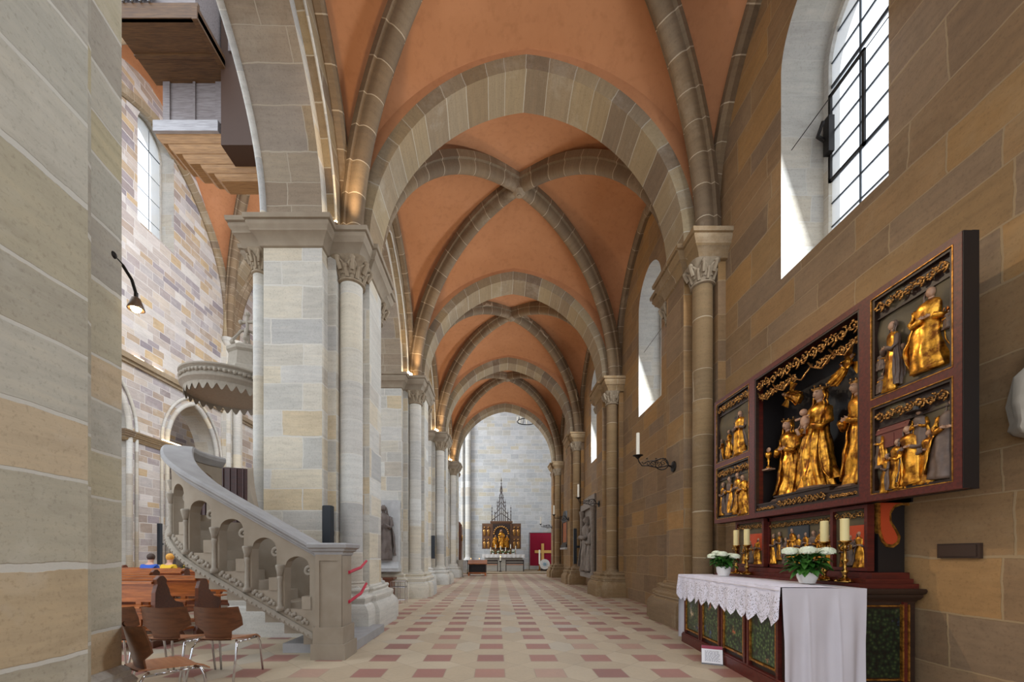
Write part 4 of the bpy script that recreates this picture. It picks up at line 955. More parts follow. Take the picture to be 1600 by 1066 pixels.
def blossoms(mb, c, r, n, pr, rnd, flat=1.0):
    for k in range(n):
        a = rnd.uniform(0, 2*PI); h = rnd.uniform(-0.25, 1); q = math.sqrt(1-h*h)
        p = (c[0]+r*q*math.cos(a), c[1]+r*q*math.sin(a), c[2]+r*h*flat)
        d = Vector((q*math.cos(a), q*math.sin(a), h)); e = d.orthogonal().normalized(); f = d.cross(e); ph = rnd.uniform(0, PI/2)
        for j in range(4):
            b = ph+j*PI/2; u = e*math.cos(b)+f*math.sin(b); w = e*-math.sin(b)+f*math.cos(b)
            P = Vector(p); mb.poly([P, P+u*pr*0.7+w*pr*0.45+d*pr*0.1, P+u*pr*1.15, P+u*pr*0.7-w*pr*0.45+d*pr*0.1])
def leaf(mb, base, d, L, w, droop, rnd):
    d = Vector(d).normalized(); s = d.cross(Vector((0,0,1)));  s = s.normalized() if s.length > 0.01 else Vector((1,0,0)); base = Vector(base); pts = []
    n = 5
    for k in range(n+1):
        t = k/n; c = base+d*L*t+Vector((0,0,-droop*L*t*t)); ww = w*math.sin(PI*min(0.98, t*0.85+0.12))*(1 if k < n else 0.02)
        pts.append((c-s*ww+Vector((0,0,ww*0.35)), c, c+s*ww+Vector((0,0,ww*0.35))))
    for a, b in zip(pts[:-1], pts[1:]):
        mb.poly([a[0],a[1],b[1],b[0]]); mb.poly([a[1],a[2],b[2],b[1]])
rnd = random.Random(3)
t = thing('flower_bouquet', 'small pale bouquet on a stand behind the far pews', 'flowers', (-8.75,11.6,0))
m_ = MB(); m_.lathe([(0.14,0),(0.14,0.03),(0.03,0.06),(0.03,0.85),(0.1,0.88),(0.12,1.02),(0.1,1.02)], (-8.75,11.6,0), 14); m_.build('vase_on_stand', M['darkwood'], t, smooth=True)
m_ = MB()
for k in range(26): a = rnd.uniform(0, 2*PI); leaf(m_, (-8.75,11.6,1.0), (math.cos(a), math.sin(a), rnd.uniform(0.2,1)), 0.24, 0.04, 0.4, rnd)
m_.build('foliage', M['leafy'], t)
m_ = MB()
for k in range(7): blossoms(m_, (-8.75+rnd.uniform(-.2,.2), 11.55+rnd.uniform(-.1,.1), 1.2+rnd.uniform(-.08,.08)), 0.05, 14, 0.025, rnd)
m_.build('blossoms', M['petal'], t)
# ---------------------------------------------------------------- carved figures
class FB(MB):
    """mesh with a current material index"""
    cur = 0
    def face(s, idx, uv=None, m=0): MB.face(s, idx, uv, m or s.cur)
def robed(mb, h, seed, seg=36, rn=26, pose=0.0, wide=1.0, crown=True, child=False, mantle=True, robe_m=0, mantle_m=0, skin_m=2, hair_m=0, arms=True, headless=False, split=None):
    """standing draped figure, front = -Y, feet at the origin; split: dict of separate meshes for robe, mantle, head, hair, crown, hands"""
    r_ = random.Random(seed); ph = [r_.uniform(0, 6.28) for _ in range(6)]
    T = lambda key: (split[key] if split else mb)
    def cur(m, key):
        q = T(key); 
        if not split: q.cur = m
        return q
    sway = lambda t: 0.045*h*math.sin(t*PI*1.1+0.3)*(1 if seed % 2 else -1)*(0.6+pose)
    W_ = [(0,.150),(.06,.140),(.2,.125),(.35,.118),(.48,.108),(.58,.088),(.66,.098),(.74,.108),(.79,.092),(.82,.045),(.835,.032)]
    def wid(t):
        for (a, x), (b, y) in zip(W_[:-1], W_[1:]):
            if t <= b: return x+(y-x)*(t-a)/(b-a)
        return W_[-1][1]
    q = cur(robe_m, 'robe'); rs = []
    for j in range(rn+1):
        t = 0.835*j/rn; ring = []; fa = max(0, 1-t/0.72)**0.6
        for k in range(seg):
            a = 2*PI*k/seg; fr = max(0, -math.sin(a))
            f = 1+fa*(0.16*math.cos(7*a+ph[0]+2.4*t+1.4*math.sin(5*t+ph[3]))+0.10*math.cos(13*a+ph[1]-5*t+math.sin(9*t))+0.11*fr*math.sin(22*t+3.0*math.cos(a*1.5+ph[2]))*(1 if 0.1 < t < 0.55 else 0.2))
            w = wid(t)*h*wide*f
            ring.append((sway(t)+w*math.cos(a), w*0.72*math.sin(a), t*h))
        rs.append(ring)
    q.rings(rs, True, True)
    if mantle:
        q = cur(mantle_m, 'mantle'); 
        def fn(u, v):
            t = 0.77-0.70*v; a = PI*0.5+(u-0.5)*2*PI*(0.54+0.10*math.sin(v*PI)+ (0.10*v if seed % 2 else -0.06*v))+0.5*math.sin(seed)*v
            e = abs(2*u-1); f = 1.16+0.16*v+0.13*min(1, v*2)*math.cos(11*a+ph[4]+3*v+1.3*math.sin(6*v))+0.09*math.cos(6*a+ph[5]-6*v)*v + 0.05*math.sin(26*v+4*u)*v*(1-v)*3
            w = wid(t)*h*wide*f*(1.06-0.10*e*(1-v))
            return (sway(t)+w*math.cos(a), w*0.74*math.sin(a), t*h+0.01*h*math.sin(9*u+ph[1])*v)
        q.grid(fn, 34, 20)
        e1 = [fn(0.0, k/16) for k in range(17)]; e2 = [fn(1.0, k/16) for k in range(17)]
        q.tube(e1, 0.008*h, 5); q.tube(e2, 0.008*h, 5)
    if arms:
        q = cur(mantle_m, 'mantle' if split and mantle else 'robe')
        for s in (-1, 1):
            sx = sway(0.74); p = [(sx+s*0.105*h*wide,0,0.745*h),(sx+s*0.135*h*wide,-0.02*h,0.62*h),(sx+s*0.115*h*wide,-0.07*h,0.56*h),(sx+s*0.05*h,-0.125*h,0.60*h)]
            q.tube(p, lambda t: h*(0.038-0.008*t+0.012*math.sin(t*9)**2), 8)
        q = cur(skin_m, 'hands')
        for s in (-1, 1):
            hx, hy, hz = sway(0.6)+s*0.035*h, -0.135*h, 0.607*h
            q.ball((hx, hy, hz), (0.02*h, 0.013*h, 0.018*h), 7, 5)
            for f_ in range(4): q.tube([(hx, hy, hz+0.008*h*(f_-1.5)),(hx-s*0.022*h, hy-0.006*h, hz+0.009*h*(f_-1.5)),(hx-s*0.036*h, hy+0.002*h, hz+0.008*h*(f_-1.5))], 0.0042*h, 5)
            q.tube([(hx, hy, hz+0.01*h),(hx-s*0.012*h, hy-0.012*h, hz+0.024*h)], 0.0045*h, 5)
    if headless: return
    hx, hz = sway(0.85), 0.905*h; r = 0.058*h
    q = cur(skin_m, 'head'); 
    def face(d):
        w = 1.0
        if d.y < -0.2: w += 0.16*math.exp(-((d.x/0.14)**2+((d.z+0.08)/0.22)**2)) - 0.07*(math.exp(-(((abs(d.x)-0.36)/0.15)**2+((d.z-0.12)/0.12)**2))) + 0.05*math.exp(-((d.x/0.22)**2+((d.z+0.48)/0.07)**2)) + 0.08*math.exp(-((d.x/0.25)**2+((d.z+0.75)/0.15)**2))
        return w*(1-0.14*max(0, -d.z))
    q.ball((hx, -0.012*h, hz), (r*0.82, r*0.95, r*1.12), 24 if seg > 30 else 12, 18 if seg > 30 else 9, face)
    q.tube([(hx, 0, 0.82*h), (hx, -0.004*h, hz-r*0.5)], 0.03*h, 8)
    if split:
        q = T('features')
        for s in (-1, 1):
            q.ball((hx+s*r*0.33, -0.012*h-r*0.80, hz+r*0.14), (r*0.13, r*0.06, r*0.055), 8, 5)
            q.tube([(hx+s*r*0.12, -0.012*h-r*0.90, hz+r*0.33),(hx+s*r*0.33, -0.012*h-r*0.88, hz+r*0.38),(hx+s*r*0.52, -0.012*h-r*0.74, hz+r*0.32)], r*0.035, 5)
        q.tube([(hx-r*0.18, -0.012*h-r*0.86, hz-r*0.50),(hx, -0.012*h-r*0.93, hz-r*0.47),(hx+r*0.18, -0.012*h-r*0.86, hz-r*0.50)], r*0.05, 5)
    q = cur(hair_m, 'hair')
    q.ball((hx, 0.012*h, hz+0.012*h), (r*0.98, r*0.98, r*1.12), 14, 8, lambda d: 1+0.05*math.sin(9*math.atan2(d.y, d.x))+ (0 if d.y > -0.3 else -0.25))
    for s in (-1, 1):
        for k in range(2): q.tube([(hx+s*r*0.75, -0.012*h+k*0.02*h, hz+r*0.4),(hx+s*r*(1.08+0.1*k), -0.008*h+k*0.02*h, hz-r*0.5),(hx+s*r*(0.95+0.25*k), -0.02*h+k*0.02*h, hz-r*1.3),(hx+s*r*(1.3+0.2*k), -0.03*h+k*0.025*h, hz-r*2.1)], lambda t: h*(0.013-0.006*t), 6)
    if crown:
        q = cur(0, 'crown'); q.lathe([(r*0.98, hz+r*0.55),(r*1.05, hz+r*0.75),(r*1.12, hz+r*0.95)], (hx, 0.004*h, 0), 16, cap=False)
        for k in range(8): a = 2*PI*k/8; c = (hx+r*1.12*math.cos(a), 0.004*h+r*1.12*math.sin(a), hz+r*(1.15 if k % 2 else 1.35)); q.ball(c, r*0.17, 6, 5); q.tube([(c[0], c[1], hz+r*0.85), c], r*0.07, 5)
    if child:
        q = cur(skin_m, 'child'); cx_, cz = sway(0.65)+0.0*h, 0.655*h
        q.ball((cx_, -0.125*h, cz), (0.042*h, 0.036*h, 0.06*h), 10, 8); q.ball((cx_-0.01*h, -0.13*h, cz+0.09*h), 0.034*h, 12, 8)
        for s in (-1, 1): q.tube([(cx_+s*0.03*h, -0.13*h, cz-0.04*h),(cx_+s*0.05*h, -0.17*h, cz-0.07*h),(cx_+s*0.03*h, -0.16*h, cz-0.13*h)], 0.016*h, 6); q.tube([(cx_+s*0.035*h, -0.13*h, cz+0.04*h),(cx_+s*0.075*h, -0.16*h, cz+0.03*h)], 0.012*h, 6)
FACE_W = Matrix.Rotation(-PI/2, 4, 'Z')                      # -Y front turned to -X (towards the aisle)
GM = [M['gold'], M['greyrobe'], M['flesh']]
def relief_figure(parent, x, y, z, h, seed, kind=0, turn=0.0, lean=0.0, wide=1.0):
    mt = Matrix.Translation((x, y, z)) @ FACE_W @ Matrix.Rotation(turn, 4, 'Z') @ Matrix.Rotation(lean, 4, 'Y') @ Matrix.Diagonal((1, 0.8, 1, 1))
    mb = FB(mt); robed(mb, h*1.08, seed, 26, 20, 0.3, wide, crown=False, mantle=kind != 2, robe_m=(1 if kind == 1 else 0), mantle_m=(0 if kind == 1 else 1) if kind != 3 else 0, hair_m=1)
    mb.build('relief_figure', GM, parent, smooth=True)
def openwork(mb, x, y0, y1, z0, z1, r=0.006, rows=1, seed=0):
    """gilded scroll foliage filling a band in the plane x"""
    rr = random.Random(seed); hgt = (z1-z0)/rows; n = max(3, round((y1-y0)/(hgt*0.58))); w = (y1-y0)/n
    for b in range(rows):
        for k in range(n):
            cy_, cz_ = y0+w*(k+0.5), z0+hgt*(b+0.5); s = 1 if (k+b) % 2 else -1; R = min(w, hgt)*0.5; pts = []
            for q in range(22):
                t = q/21; a = s*(t*PI*2.7)+(PI/2 if s > 0 else -PI/2)+rr.uniform(-0.04, 0.04); ra = R*(1-0.78*t)
                pts.append((x-0.012*math.sin(t*PI)-0.004*(q % 2), cy_+ra*math.cos(a), cz_+ra*math.sin(a)))
            mb.tube(pts, lambda t: r*(1.2-0.5*t), 5)
            mb.ball(pts[-1], r*2.2, 6, 5)
            for j in range(6):
                q = pts[2+3*j]; a = rr.uniform(0, 6.28); mb.ball((q[0]-0.004, q[1]+0.2*R*math.cos(a), q[2]+0.2*R*math.sin(a)), (r*1.2, r*(2.0+rr.random()), r*(1.4+rr.random())), 6, 4)
            mb.tube([(x, cy_-w/2, cz_+s*R*0.2), (x-0.01, cy_, cz_-s*R*0.95), (x, cy_+w/2, cz_-s*R*0.2)], r, 5)
def frame_rect(mb, x0, x1, ya, yb, za, zb, w):
    mb.box(x0, x1, ya, ya+w, za, zb); mb.box(x0, x1, yb-w, yb, za, zb); mb.box(x0, x1, ya+w, yb-w, za, za+w); mb.box(x0, x1, ya+w, yb-w, zb-w, zb)
# ---------------------------------------------------------------- winged altarpiece
al = thing('winged_altarpiece', 'large dark red carved and gilded winged altarpiece on the window-side wall', 'altarpiece', (3.85, 4.9, 1.17))
X0 = 3.60; HB, HT, HM = 1.87, 3.86, 2.80
def wing(ya, yb):
    w = MB(); frame_rect(w, X0, X0+0.10, ya, yb, HB, HT, 0.06); w.box(X0, X0+0.10, ya+0.06, yb-0.06, HM-0.035, HM+0.035)
    wg = w.build('wing', M['redwood'], al)
    b = MB(); b.box(X0+0.075, X0+0.13, ya-0.004, yb+0.002, HB-0.004, HT+0.004); b.box(X0+0.004, X0+0.1, ya-0.006, ya+0.002, HB, HT); b.build('black_outer_side', M['blackwood'], wg)
    g = MB()
    for za, zb in ((HB+0.06, HM-0.035), (HM+0.035, HT-0.06)):
        frame_rect(g, X0-0.004, X0+0.012, ya+0.06, yb-0.06, za, zb, 0.008); 
    g.build('gilt_edge', M['goldline'], wg)
    d = MB()
    for za, zb in ((HB+0.06, HM-0.035), (HM+0.035, HT-0.06)): frame_rect(d, X0+0.008, X0+0.07, ya+0.066, yb-0.066, za+0.006, zb-0.006, 0.025)
    d.build('inner_moulding', M['darkwood'], wg)
    for za, zb in ((HB+0.06, HM-0.035), (HM+0.035, HT-0.06)):
        p = MB(); hx = lambda u, v: (X0+0.055+0.012*math.sin(9*u+5*v)+0.010*math.sin(17*v-6*u)-0.03*max(0, 0.15-v)*6, ya+0.07+(yb-ya-0.14)*u, za+(zb-za)*v); p.grid(hx, 20, 20)
        p.build('relief_ground', M['relief_bg'], wg, smooth=True)
        o = MB(); openwork(o, X0+0.018, ya+0.10, yb-0.10, zb-0.20, zb-0.035, 0.0065, 1, int(ya*10+za*7)); o.build('openwork_frieze', M['goldfine'], wg, smooth=True)
        o = MB(); o.box(X0+0.03, X0+0.06, ya+0.08, yb-0.08, zb-0.215, zb-0.205); o.box(X0+0.045, X0+0.06, ya+0.08, yb-0.08, zb-0.21, zb-0.02); o.build('frieze_backing', M['darkwood'], wg)
    return wg
wn = wing(3.14, 3.965); wf = wing(5.725, 6.70)
FX = X0+0.045
# near wing, upper scene: two tall figures, one with a child; lower scene: seated group, red house, hatted man
relief_figure(wn, FX, 3.76, HM+0.06, 0.60, 3, 0, -0.4, 0.10); relief_figure(wn, FX, 3.38, HM+0.10, 0.66, 6, 3, 0.4, -0.03, 1.25); relief_figure(wn, FX, 3.68, HM+0.10, 0.34, 9, 1, 0.2, 0.1, 1.1)
relief_figure(wn, FX-0.01, 3.70, HB+0.09, 0.42, 12, 3, -0.5, 0.15, 1.5); relief_figure(wn, FX-0.01, 3.53, HB+0.10, 0.50, 15, 0, 0.2, -0.1, 1.3); relief_figure(wn, FX, 3.86, HB+0.30, 0.36, 5, 1, -0.4, 0, 1.2)
relief_figure(wn, FX, 3.28, HB+0.10, 0.62, 8, 1, 0.5, 0.06, 1.0); relief_figure(wn, FX, 3.50, HB+0.36, 0.36, 7, 1, 0.1, 0, 1.2)
for (y_, z_, h_, s_, k_, t_, l_, w_) in ((3.80,HB+0.07,0.34,91,0,-0.6,0.2,1.5),(3.62,HB+0.07,0.30,92,3,0.3,-0.1,1.6),(3.44,HB+0.08,0.44,93,2,0.2,0.05,1.2),(3.84,HM+0.30,0.16,94,1,0,0,2.2),(3.27,HM+0.38,0.14,95,1,0,0,2.4),(3.83,HM+0.08,0.18,96,1,0,0,2.2)): relief_figure(wn, FX, y_, z_, h_, s_, k_, t_, l_, w_)
p = MB(); p.box(FX-0.02, FX+0.03, 3.60, 3.89, HB+0.48, HB+0.66); p.poly([(FX-0.03,3.57,HB+0.62),(FX-0.03,3.89,HB+0.62),(FX+0.01,3.89,HB+0.72),(FX+0.01,3.57,HB+0.72)]); p.box(FX-0.025, FX, 3.70, 3.74, HB+0.48, HB+0.60); p.build('relief_house', M['relief_red'], wn)
p = MB(); p.lathe([(0.075,0),(0.07,0.008),(0.035,0.015),(0.03,0.05),(0.01,0.055)], (FX-0.02,3.50,HB+0.715), 12); p.build('relief_hat', M['blackwood'], wn)
for (y_, z_, h_, s_, k_, t_, l_, w_) in ((6.02,HM+0.05,0.62,4,0,0.3,-0.05,1.2),(6.35,HM+0.06,0.42,11,3,-0.5,0.1,1.3),(6.55,HM+0.06,0.34,14,1,-0.6,0.1,1.2),(5.92,HB+0.08,0.56,2,3,0.3,-0.1,1.2),(6.12,HB+0.10,0.60,13,0,0.1,0,1.1),(6.35,HB+0.10,0.58,17,1,-0.2,0.05,1.2),(6.52,HB+0.12,0.50,18,0,-0.4,0.1,1.2)):
    relief_figure(wf, FX, y_, z_, h_, s_, k_, t_, l_, w_)
# shrine
CY0, CY1 = 3.965, 5.725
w = MB(); frame_rect(w, X0, X0+0.12, CY0, CY1, HB, HT, 0.065); sh = w.build('shrine_frame', M['redwood'], al)
b = MB(); b.box(4.03, 4.07, CY0, CY1, HB, HT); b.box(X0+0.1, 4.05, CY0, CY0+0.04, HB, HT); b.box(X0+0.1, 4.05, CY1-0.04, CY1, HB, HT); b.box(X0+0.1, 4.05, CY0, CY1, HT-0.05, HT); b.box(X0+0.1, 4.05, CY0, CY1, HB, HB+0.05)
b.build('shrine_case', M['blackwood'], al)
b = MB(); frame_rect(b, X0+0.004, X0+0.05, CY0+0.065, CY1-0.065, HB+0.065, HT-0.065, 0.02); b.build('inner_moulding', M['darkwood'], sh)
b = MB()                                                     # stepped base with frieze
mid = (CY0+CY1)/2
b.box(X0+0.03, 4.02, CY0+0.08, CY1-0.08, HB+0.05, HB+0.17); b.box(X0+0.03, 4.02, mid-0.42, mid+0.42, HB+0.17, HB+0.23); b.box(X0+0.015, 4.02, mid-0.45, mid+0.45, HB+0.23, HB+0.25); b.box(X0+0.02, 4.02, CY0+0.07, CY1-0.07, HB+0.165, HB+0.185)
b.build('stepped_base', M['darkwood'], al)
b = MB(); openwork(b, X0+0.022, mid-0.38, mid+0.38, HB+0.07, HB+0.21, 0.005, 1, 5); openwork(b, X0+0.026, CY0+0.10, mid-0.45, HB+0.08, HB+0.14, 0.004, 1, 6); openwork(b, X0+0.026, mid+0.45, CY1-0.10, HB+0.08, HB+0.14, 0.004, 1, 7)
b.build('openwork_frieze', M['goldfine'], sh, smooth=True)
b = MB(); openwork(b, X0+0.03, CY0+0.09, CY1-0.09, HT-0.30, HT-0.08, 0.008, 1, 8); openwork(b, X0+0.06, mid+0.1, CY1-0.09, HT-0.42, HT-0.26, 0.007, 1, 9); openwork(b, X0+0.06, CY0+0.09, mid-0.2, HT-0.42, HT-0.26, 0.007, 1, 10)
for k in range(5):
    y = CY0+0.28+0.3*k; b.tube([(X0+0.05,y-0.16,HT-0.30),(X0+0.0,y-0.05,HT-0.44),(X0+0.02,y+0.10,HT-0.36),(X0+0.04,y+0.2,HT-0.26)], 0.010, 6)
b.build('openwork_canopy', M['goldfine'], sh, smooth=True)
# predella
PXF = 3.74
pd = MB(); pd.box(3.80, 4.06, 4.04, 6.30, 1.17, HB); pd.build('predella_case', M['blackwood'], al)
def predella_wing(ya, yb, seeds):
    w = MB(); frame_rect(w, PXF-0.04, PXF+0.03, ya, yb, 1.19, HB-0.01, 0.035); wg = w.build('predella_wing', M['redwood'], al)
    g = MB(); g.box(PXF+0.0, PXF+0.03, ya+0.03, yb-0.03, 1.21, HB-0.03); g.build('relief_ground', M['relief_bg'], wg)
    g = MB(); g.box(PXF-0.01, PXF+0.004, ya+0.05, ya+(yb-ya)*0.55, 1.42, 1.66); g.build('relief_wall', M['orangepaint'], wg)
    g = MB(); openwork(g, PXF-0.02, ya+0.05, yb-0.05, HB-0.16, HB-0.045, 0.004, 1, seeds[0]); g.build('openwork_frieze', M['goldfine'], wg, smooth=True)
    n = len(seeds)
    for k, s in enumerate(seeds): relief_figure(wg, PXF-0.005, ya+0.07+(yb-ya-0.14)*(k+0.5)/n, 1.22+0.02*(k % 2), 0.36-0.05*(k % 3), s, k % 4, 0.4-0.3*k, 0, 1.1)
predella_wing(4.05, 4.50, (31, 32, 33)); predella_wing(5.62, 6.28, (34, 35, 36))
w = MB(); w.box(3.76, 3.84, 4.50, 5.62, 1.19, 1.23); w.box(3.76, 3.84, 4.50, 5.62, HB-0.06, HB-0.01); w.box(3.76,3.84,4.5,4.53,1.19,HB); w.box(3.76,3.84,5.59,5.62,1.19,HB); pm = w.build('predella_centre', M['redwood'], al)
w = MB(); w.box(3.785, 3.80, 4.52, 5.60, 1.22, HB-0.05); w.build('relief_ground', M['relief_bg'], pm)
w = MB(); w.box(3.77, 3.79, 4.9, 5.25, 1.52, 1.72); w.build('relief_window', M['relief_sky'], pm)
w = MB(); openwork(w, 3.765, 4.55, 5.57, HB-0.17, HB-0.07, 0.004, 1, 41); w.build('openwork_frieze', M['goldfine'], pm, smooth=True)
for k in range(9): relief_figure(pm, 3.775, 4.60+0.115*k, 1.235+0.05*(k % 2), 0.33+0.03*((k*7) % 3), 50+k, (0,3,1,0)[k % 4], 0.4-0.1*k, 0, 1.15)
w = MB(); w.box(3.70, 4.07, 4.00, 6.38, 1.12, 1.18); w.box(3.60, 4.07, 3.96, 6.45, 1.075, 1.12); w.box(3.50, 4.08, 3.92, 6.5, 1.03, 1.075); w.build('stepped_plinth', M['redwood'], al)
# painted console board at the near side
cpts = [(1372,782),(1444,779),(1430,791),(1412,789),(1400,793),(1394,803),(1395,815),(1402,826),(1409,838),(1407,849),(1398,856),(1387,855),(1379,846),(1374,830)]
cw = lambda px, py, z=4.02: ((px-775)*z/635, 1.35+(868-py)*z/635)
w = MB(); pl = [cw(*q) for q in cpts]; w.rings([[(x, 4.03, z) for x, z in pl], [(x, 4.07, z) for x, z in pl]], True, True); w.build('console_board_gilt_edge', M['goldline'], al)
w = MB(); c0 = (1388, 815); pl = [cw(1377,785),cw(1415,783.5),cw(1398,789),cw(1390,800),cw(1390,816),cw(1398,829),cw(1403,840),cw(1401,847),cw(1394,851),cw(1387,850),cw(1382,843),cw(1378,828)]; w.rings([[(x, 4.02, z) for x, z in pl], [(x, 4.035, z) for x, z in pl]], True, True); w.build('console_board', M['orangepaint'], al)
# shrine statues
def statue(label, x, y, z, h, seed, mantle, turn, child=False, extra=None):
    t = thing('carved_saint', label, 'statue', (x, y, z)); mt = Matrix.Translation((x, y, z+0.03)) @ FACE_W @ Matrix.Rotation(turn, 4, 'Z')
    sp_ = {k: MB(mt) for k in ('robe', 'mantle', 'head', 'hair', 'crown', 'hands', 'child', 'features')}
    robed(None, h, seed, 60, 48, 0.8, 1.04, True, child, True, split=sp_)
    mats = {'robe': M['gold'] if mantle else M['greyrobe'], 'mantle': M['gold'], 'head': M['flesh'], 'hair': M['gold'], 'crown': M['goldfine'], 'hands': M['flesh'], 'child': M['flesh'], 'features': M['darkwood']}
    nm = {'child': 'infant', 'features': 'eyes_and_mouth'}
    for k, q in sp_.items():
        if q.f: q.build(nm.get(k, k), mats[k], t, smooth=True)
    b = MB(mt); b.lathe([(0.17*h,-0.03),(0.18*h,-0.015),(0.16*h,0.01),(0.12*h,0.02)], (0,0,0), 16, lambda a, z: 1+0.08*math.sin(5*a)); b.build('rocky_base', M['greyrobe'], t)
    if extra: extra(t, mt)
    return t
def chalice(t, mt):
    b = MB(mt); b.lathe([(0.04,0.46),(0.035,0.48),(0.012,0.50),(0.012,0.55),(0.022,0.57),(0.012,0.585),(0.015,0.60),(0.04,0.63),(0.048,0.68),(0.045,0.68)], (-0.26,-0.06,0), 14); b.build('chalice', M['gold'], t, smooth=True)
    b = MB(mt); b.ball((-0.26,-0.06,0.72), (0.035,0.012,0.035), 10, 8); b.box(-0.32,-0.2,-0.11,-0.01,0.44,0.46); b.build('host_and_bracket', M['flesh'], t)
statue('gilded crowned saint at the left of the shrine, with a golden chalice beside her', 3.86, 5.36, HB+0.185, 1.08, 21, True, 0.15, False, chalice)
statue('tallest gilded statue, crowned woman holding an infant in the middle of the shrine', 3.84, 4.82, HB+0.25, 1.22, 24, True, 0.1, True)
statue('gilded crowned saint at the right of the shrine, partly behind the frame', 3.85, 4.31, HB+0.185, 1.16, 27, True, -0.25)
# little flying angels above the middle statue
for s, lb in ((-1, 'small gilded angel above the right shoulder side of the middle statue'), (1, 'small gilded angel above the left shoulder side of the middle statue')):
    mt = Matrix.Translation((3.78, 4.82-s*0.24, HB+1.42)) @ FACE_W @ Matrix.Rotation(s*1.0, 4, 'Y'); mb = FB(mt); robed(mb, 0.36, 60+s, 18, 12, 0.5, 1.1, crown=False, robe_m=0, mantle_m=0, hair_m=0)
    for q in (-1, 1): mb.cur = 0; mb.grid(lambda u, v: (q*(0.02+0.13*u), 0.03+0.02*u, 0.27+0.10*u-0.12*v*(0.3+u)+0.01*math.sin(9*v)), 5, 5)
    tag(mb.build('carved_angel', GM, None, smooth=True), lb, 'statue')
# ---------------------------------------------------------------- altar cabinet behind the table, altar table, cloths
cb_ = thing('altar_cabinet', 'dark wooden altar cabinet with painted end panel, behind the cloth-covered table', 'cabinet', (3.8, 5.1, 0))
w = MB(); w.prism([(3.46,3.90),(4.02,3.90),(4.02,6.5),(3.72,6.5)], 0.10, 0.93); w.prism([(3.44,3.87),(4.03,3.87),(4.03,6.52),(3.70,6.52)], 0.0, 0.12); w.build('body', M['darkwood'], cb_)
w = MB(); ringstack(w, [(3.46,3.90),(4.03,3.90),(4.03,6.5),(3.72,6.5)], [(0.0,0.90),(0.01,0.92),(0.02,0.925),(0.035,0.95),(0.035,0.975),(0.05,0.985),(0.055,1.01),(0.05,1.03)]); w.build('cornice', M['darkwood'], cb_)
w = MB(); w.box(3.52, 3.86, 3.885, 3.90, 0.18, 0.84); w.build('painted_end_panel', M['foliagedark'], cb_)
w = MB()
for a, b_ in ((3.875,3.888),(3.93,3.945)): w.box(a, b_, 3.87, 3.90, 0.15, 0.88)
w.box(3.46,3.88,3.875,3.90,0.86,0.872); w.box(3.46,3.88,3.875,3.90,0.155,0.167); w.build('gilt_beading', M['goldline'], cb_)
w = MB(); w.box(3.89, 3.928, 3.878, 3.90, 0.13, 0.90); w.build('corner_pilaster', M['redwood'], cb_)
U = Vector((0.085, 0.9964, 0)); V = Vector((0.9964, -0.085, 0))
TM = Matrix(((U.x, V.x, 0, 2.70), (U.y, V.y, 0, 3.83), (0, 0, 1, 0), (0, 0, 0, 1)))
TL, TD = 2.55, 0.72
ta = thing('altar_table', 'altar table with dark red plinth and green painted front panels in gilt frames', 'altar', (2.9, 5.1, 0))
w = MB(TM); w.box(0.06, TL-0.02, 0.05, TD, 0.12, 1.0); w.build('body', M['darkwood'], ta)
w = MB(TM); w.box(0.02, TL+0.02, 0.0, TD, 0.0, 0.13); w.box(0.03, TL+0.01, 0.01, TD, 0.13, 0.15); w.build('plinth', M['redwood'], ta)
for k in range(4):
    a = 0.10+k*0.61; b_ = a+0.56
    w = MB(TM); w.box(a+0.05, b_-0.05, 0.035, 0.05, 0.24, 0.90); pn = w.build('painted_panel', M['foliage'], ta)
    w = MB(TM)
    for (p, q, r_, s_) in ((a+0.035,a+0.055,0.2,0.92),(b_-0.055,b_-0.035,0.2,0.92)): w.box(p, q, 0.018, 0.05, r_, s_)
    w.box(a+0.035, b_-0.035, 0.018, 0.05, 0.21, 0.23); w.build('gilt_frame', M['goldline'], pn)
    for p_ in (a-0.005, b_-0.03): w = MB(TM); w.box(p_, p_+0.035, 0.012, 0.06, 0.15, 0.95); w.build('panel_stile', M['redwood'], ta)
w = MB(TM); w.box(0.0, TL+0.03, -0.01, TD, 0.985, 1.03); w.build('table_top', M['darkwood'], ta)
cl = thing('altar_cloth', 'white linen and lace cloth draped over the near altar table', 'tablecloth', (2.9, 5.1, 1.04))
w = MB(TM)
def drop(u_edge, out):
    crease = lambda a, c, w_: math.exp(-((a-c)/w_)**2)
    def fn(a, b):
        v = -0.02+(TD+0.02)*a; z = 1.045-0.985*b
        f = (0.022*math.sin(a*17+1+0.5*b)+0.014*math.sin(a*9+2*b))*min(1, b*2)+0.007*math.sin(a*40)*b+0.02*crease(a, 0.3+0.02*b, 0.02)*min(1, b*3)+0.02*crease(a, 0.66, 0.02)*min(1, b*3)
        return (u_edge+out*(0.012+f+0.01*b), v, z)
    w.grid(fn, 60, 20)
drop(-0.015, -1); drop(TL+0.045, 1)
w.grid(lambda a, b: (-0.028+(TL+0.085)*a, -0.022+(TD+0.02)*b, 1.045+0.001*math.sin(a*30)*math.sin(b*11)), 40, 8)
cl1 = w.build('linen_cloth', M['linen'], cl, smooth=True)
w = MB(TM)
nz = 13
def lace(a, b):
    u = -0.03+(TL+0.09)*a; s = a*nz; tri = 1-abs((s % 1)*2-1)
    dz = 0.30+0.09*tri**0.8
    fold = (0.016*math.sin(a*38+0.6)+0.012*math.sin(a*71))*min(1, b*1.5)+(0.02*math.exp(-((a-0.56)/0.012)**2))*b
    return (u, -0.034-0.012*b-fold*0.8, 1.052-dz*b)
w.grid(lace, 208, 14, uv=lambda a, b: (a*2.6, 1.05-0.38*b))
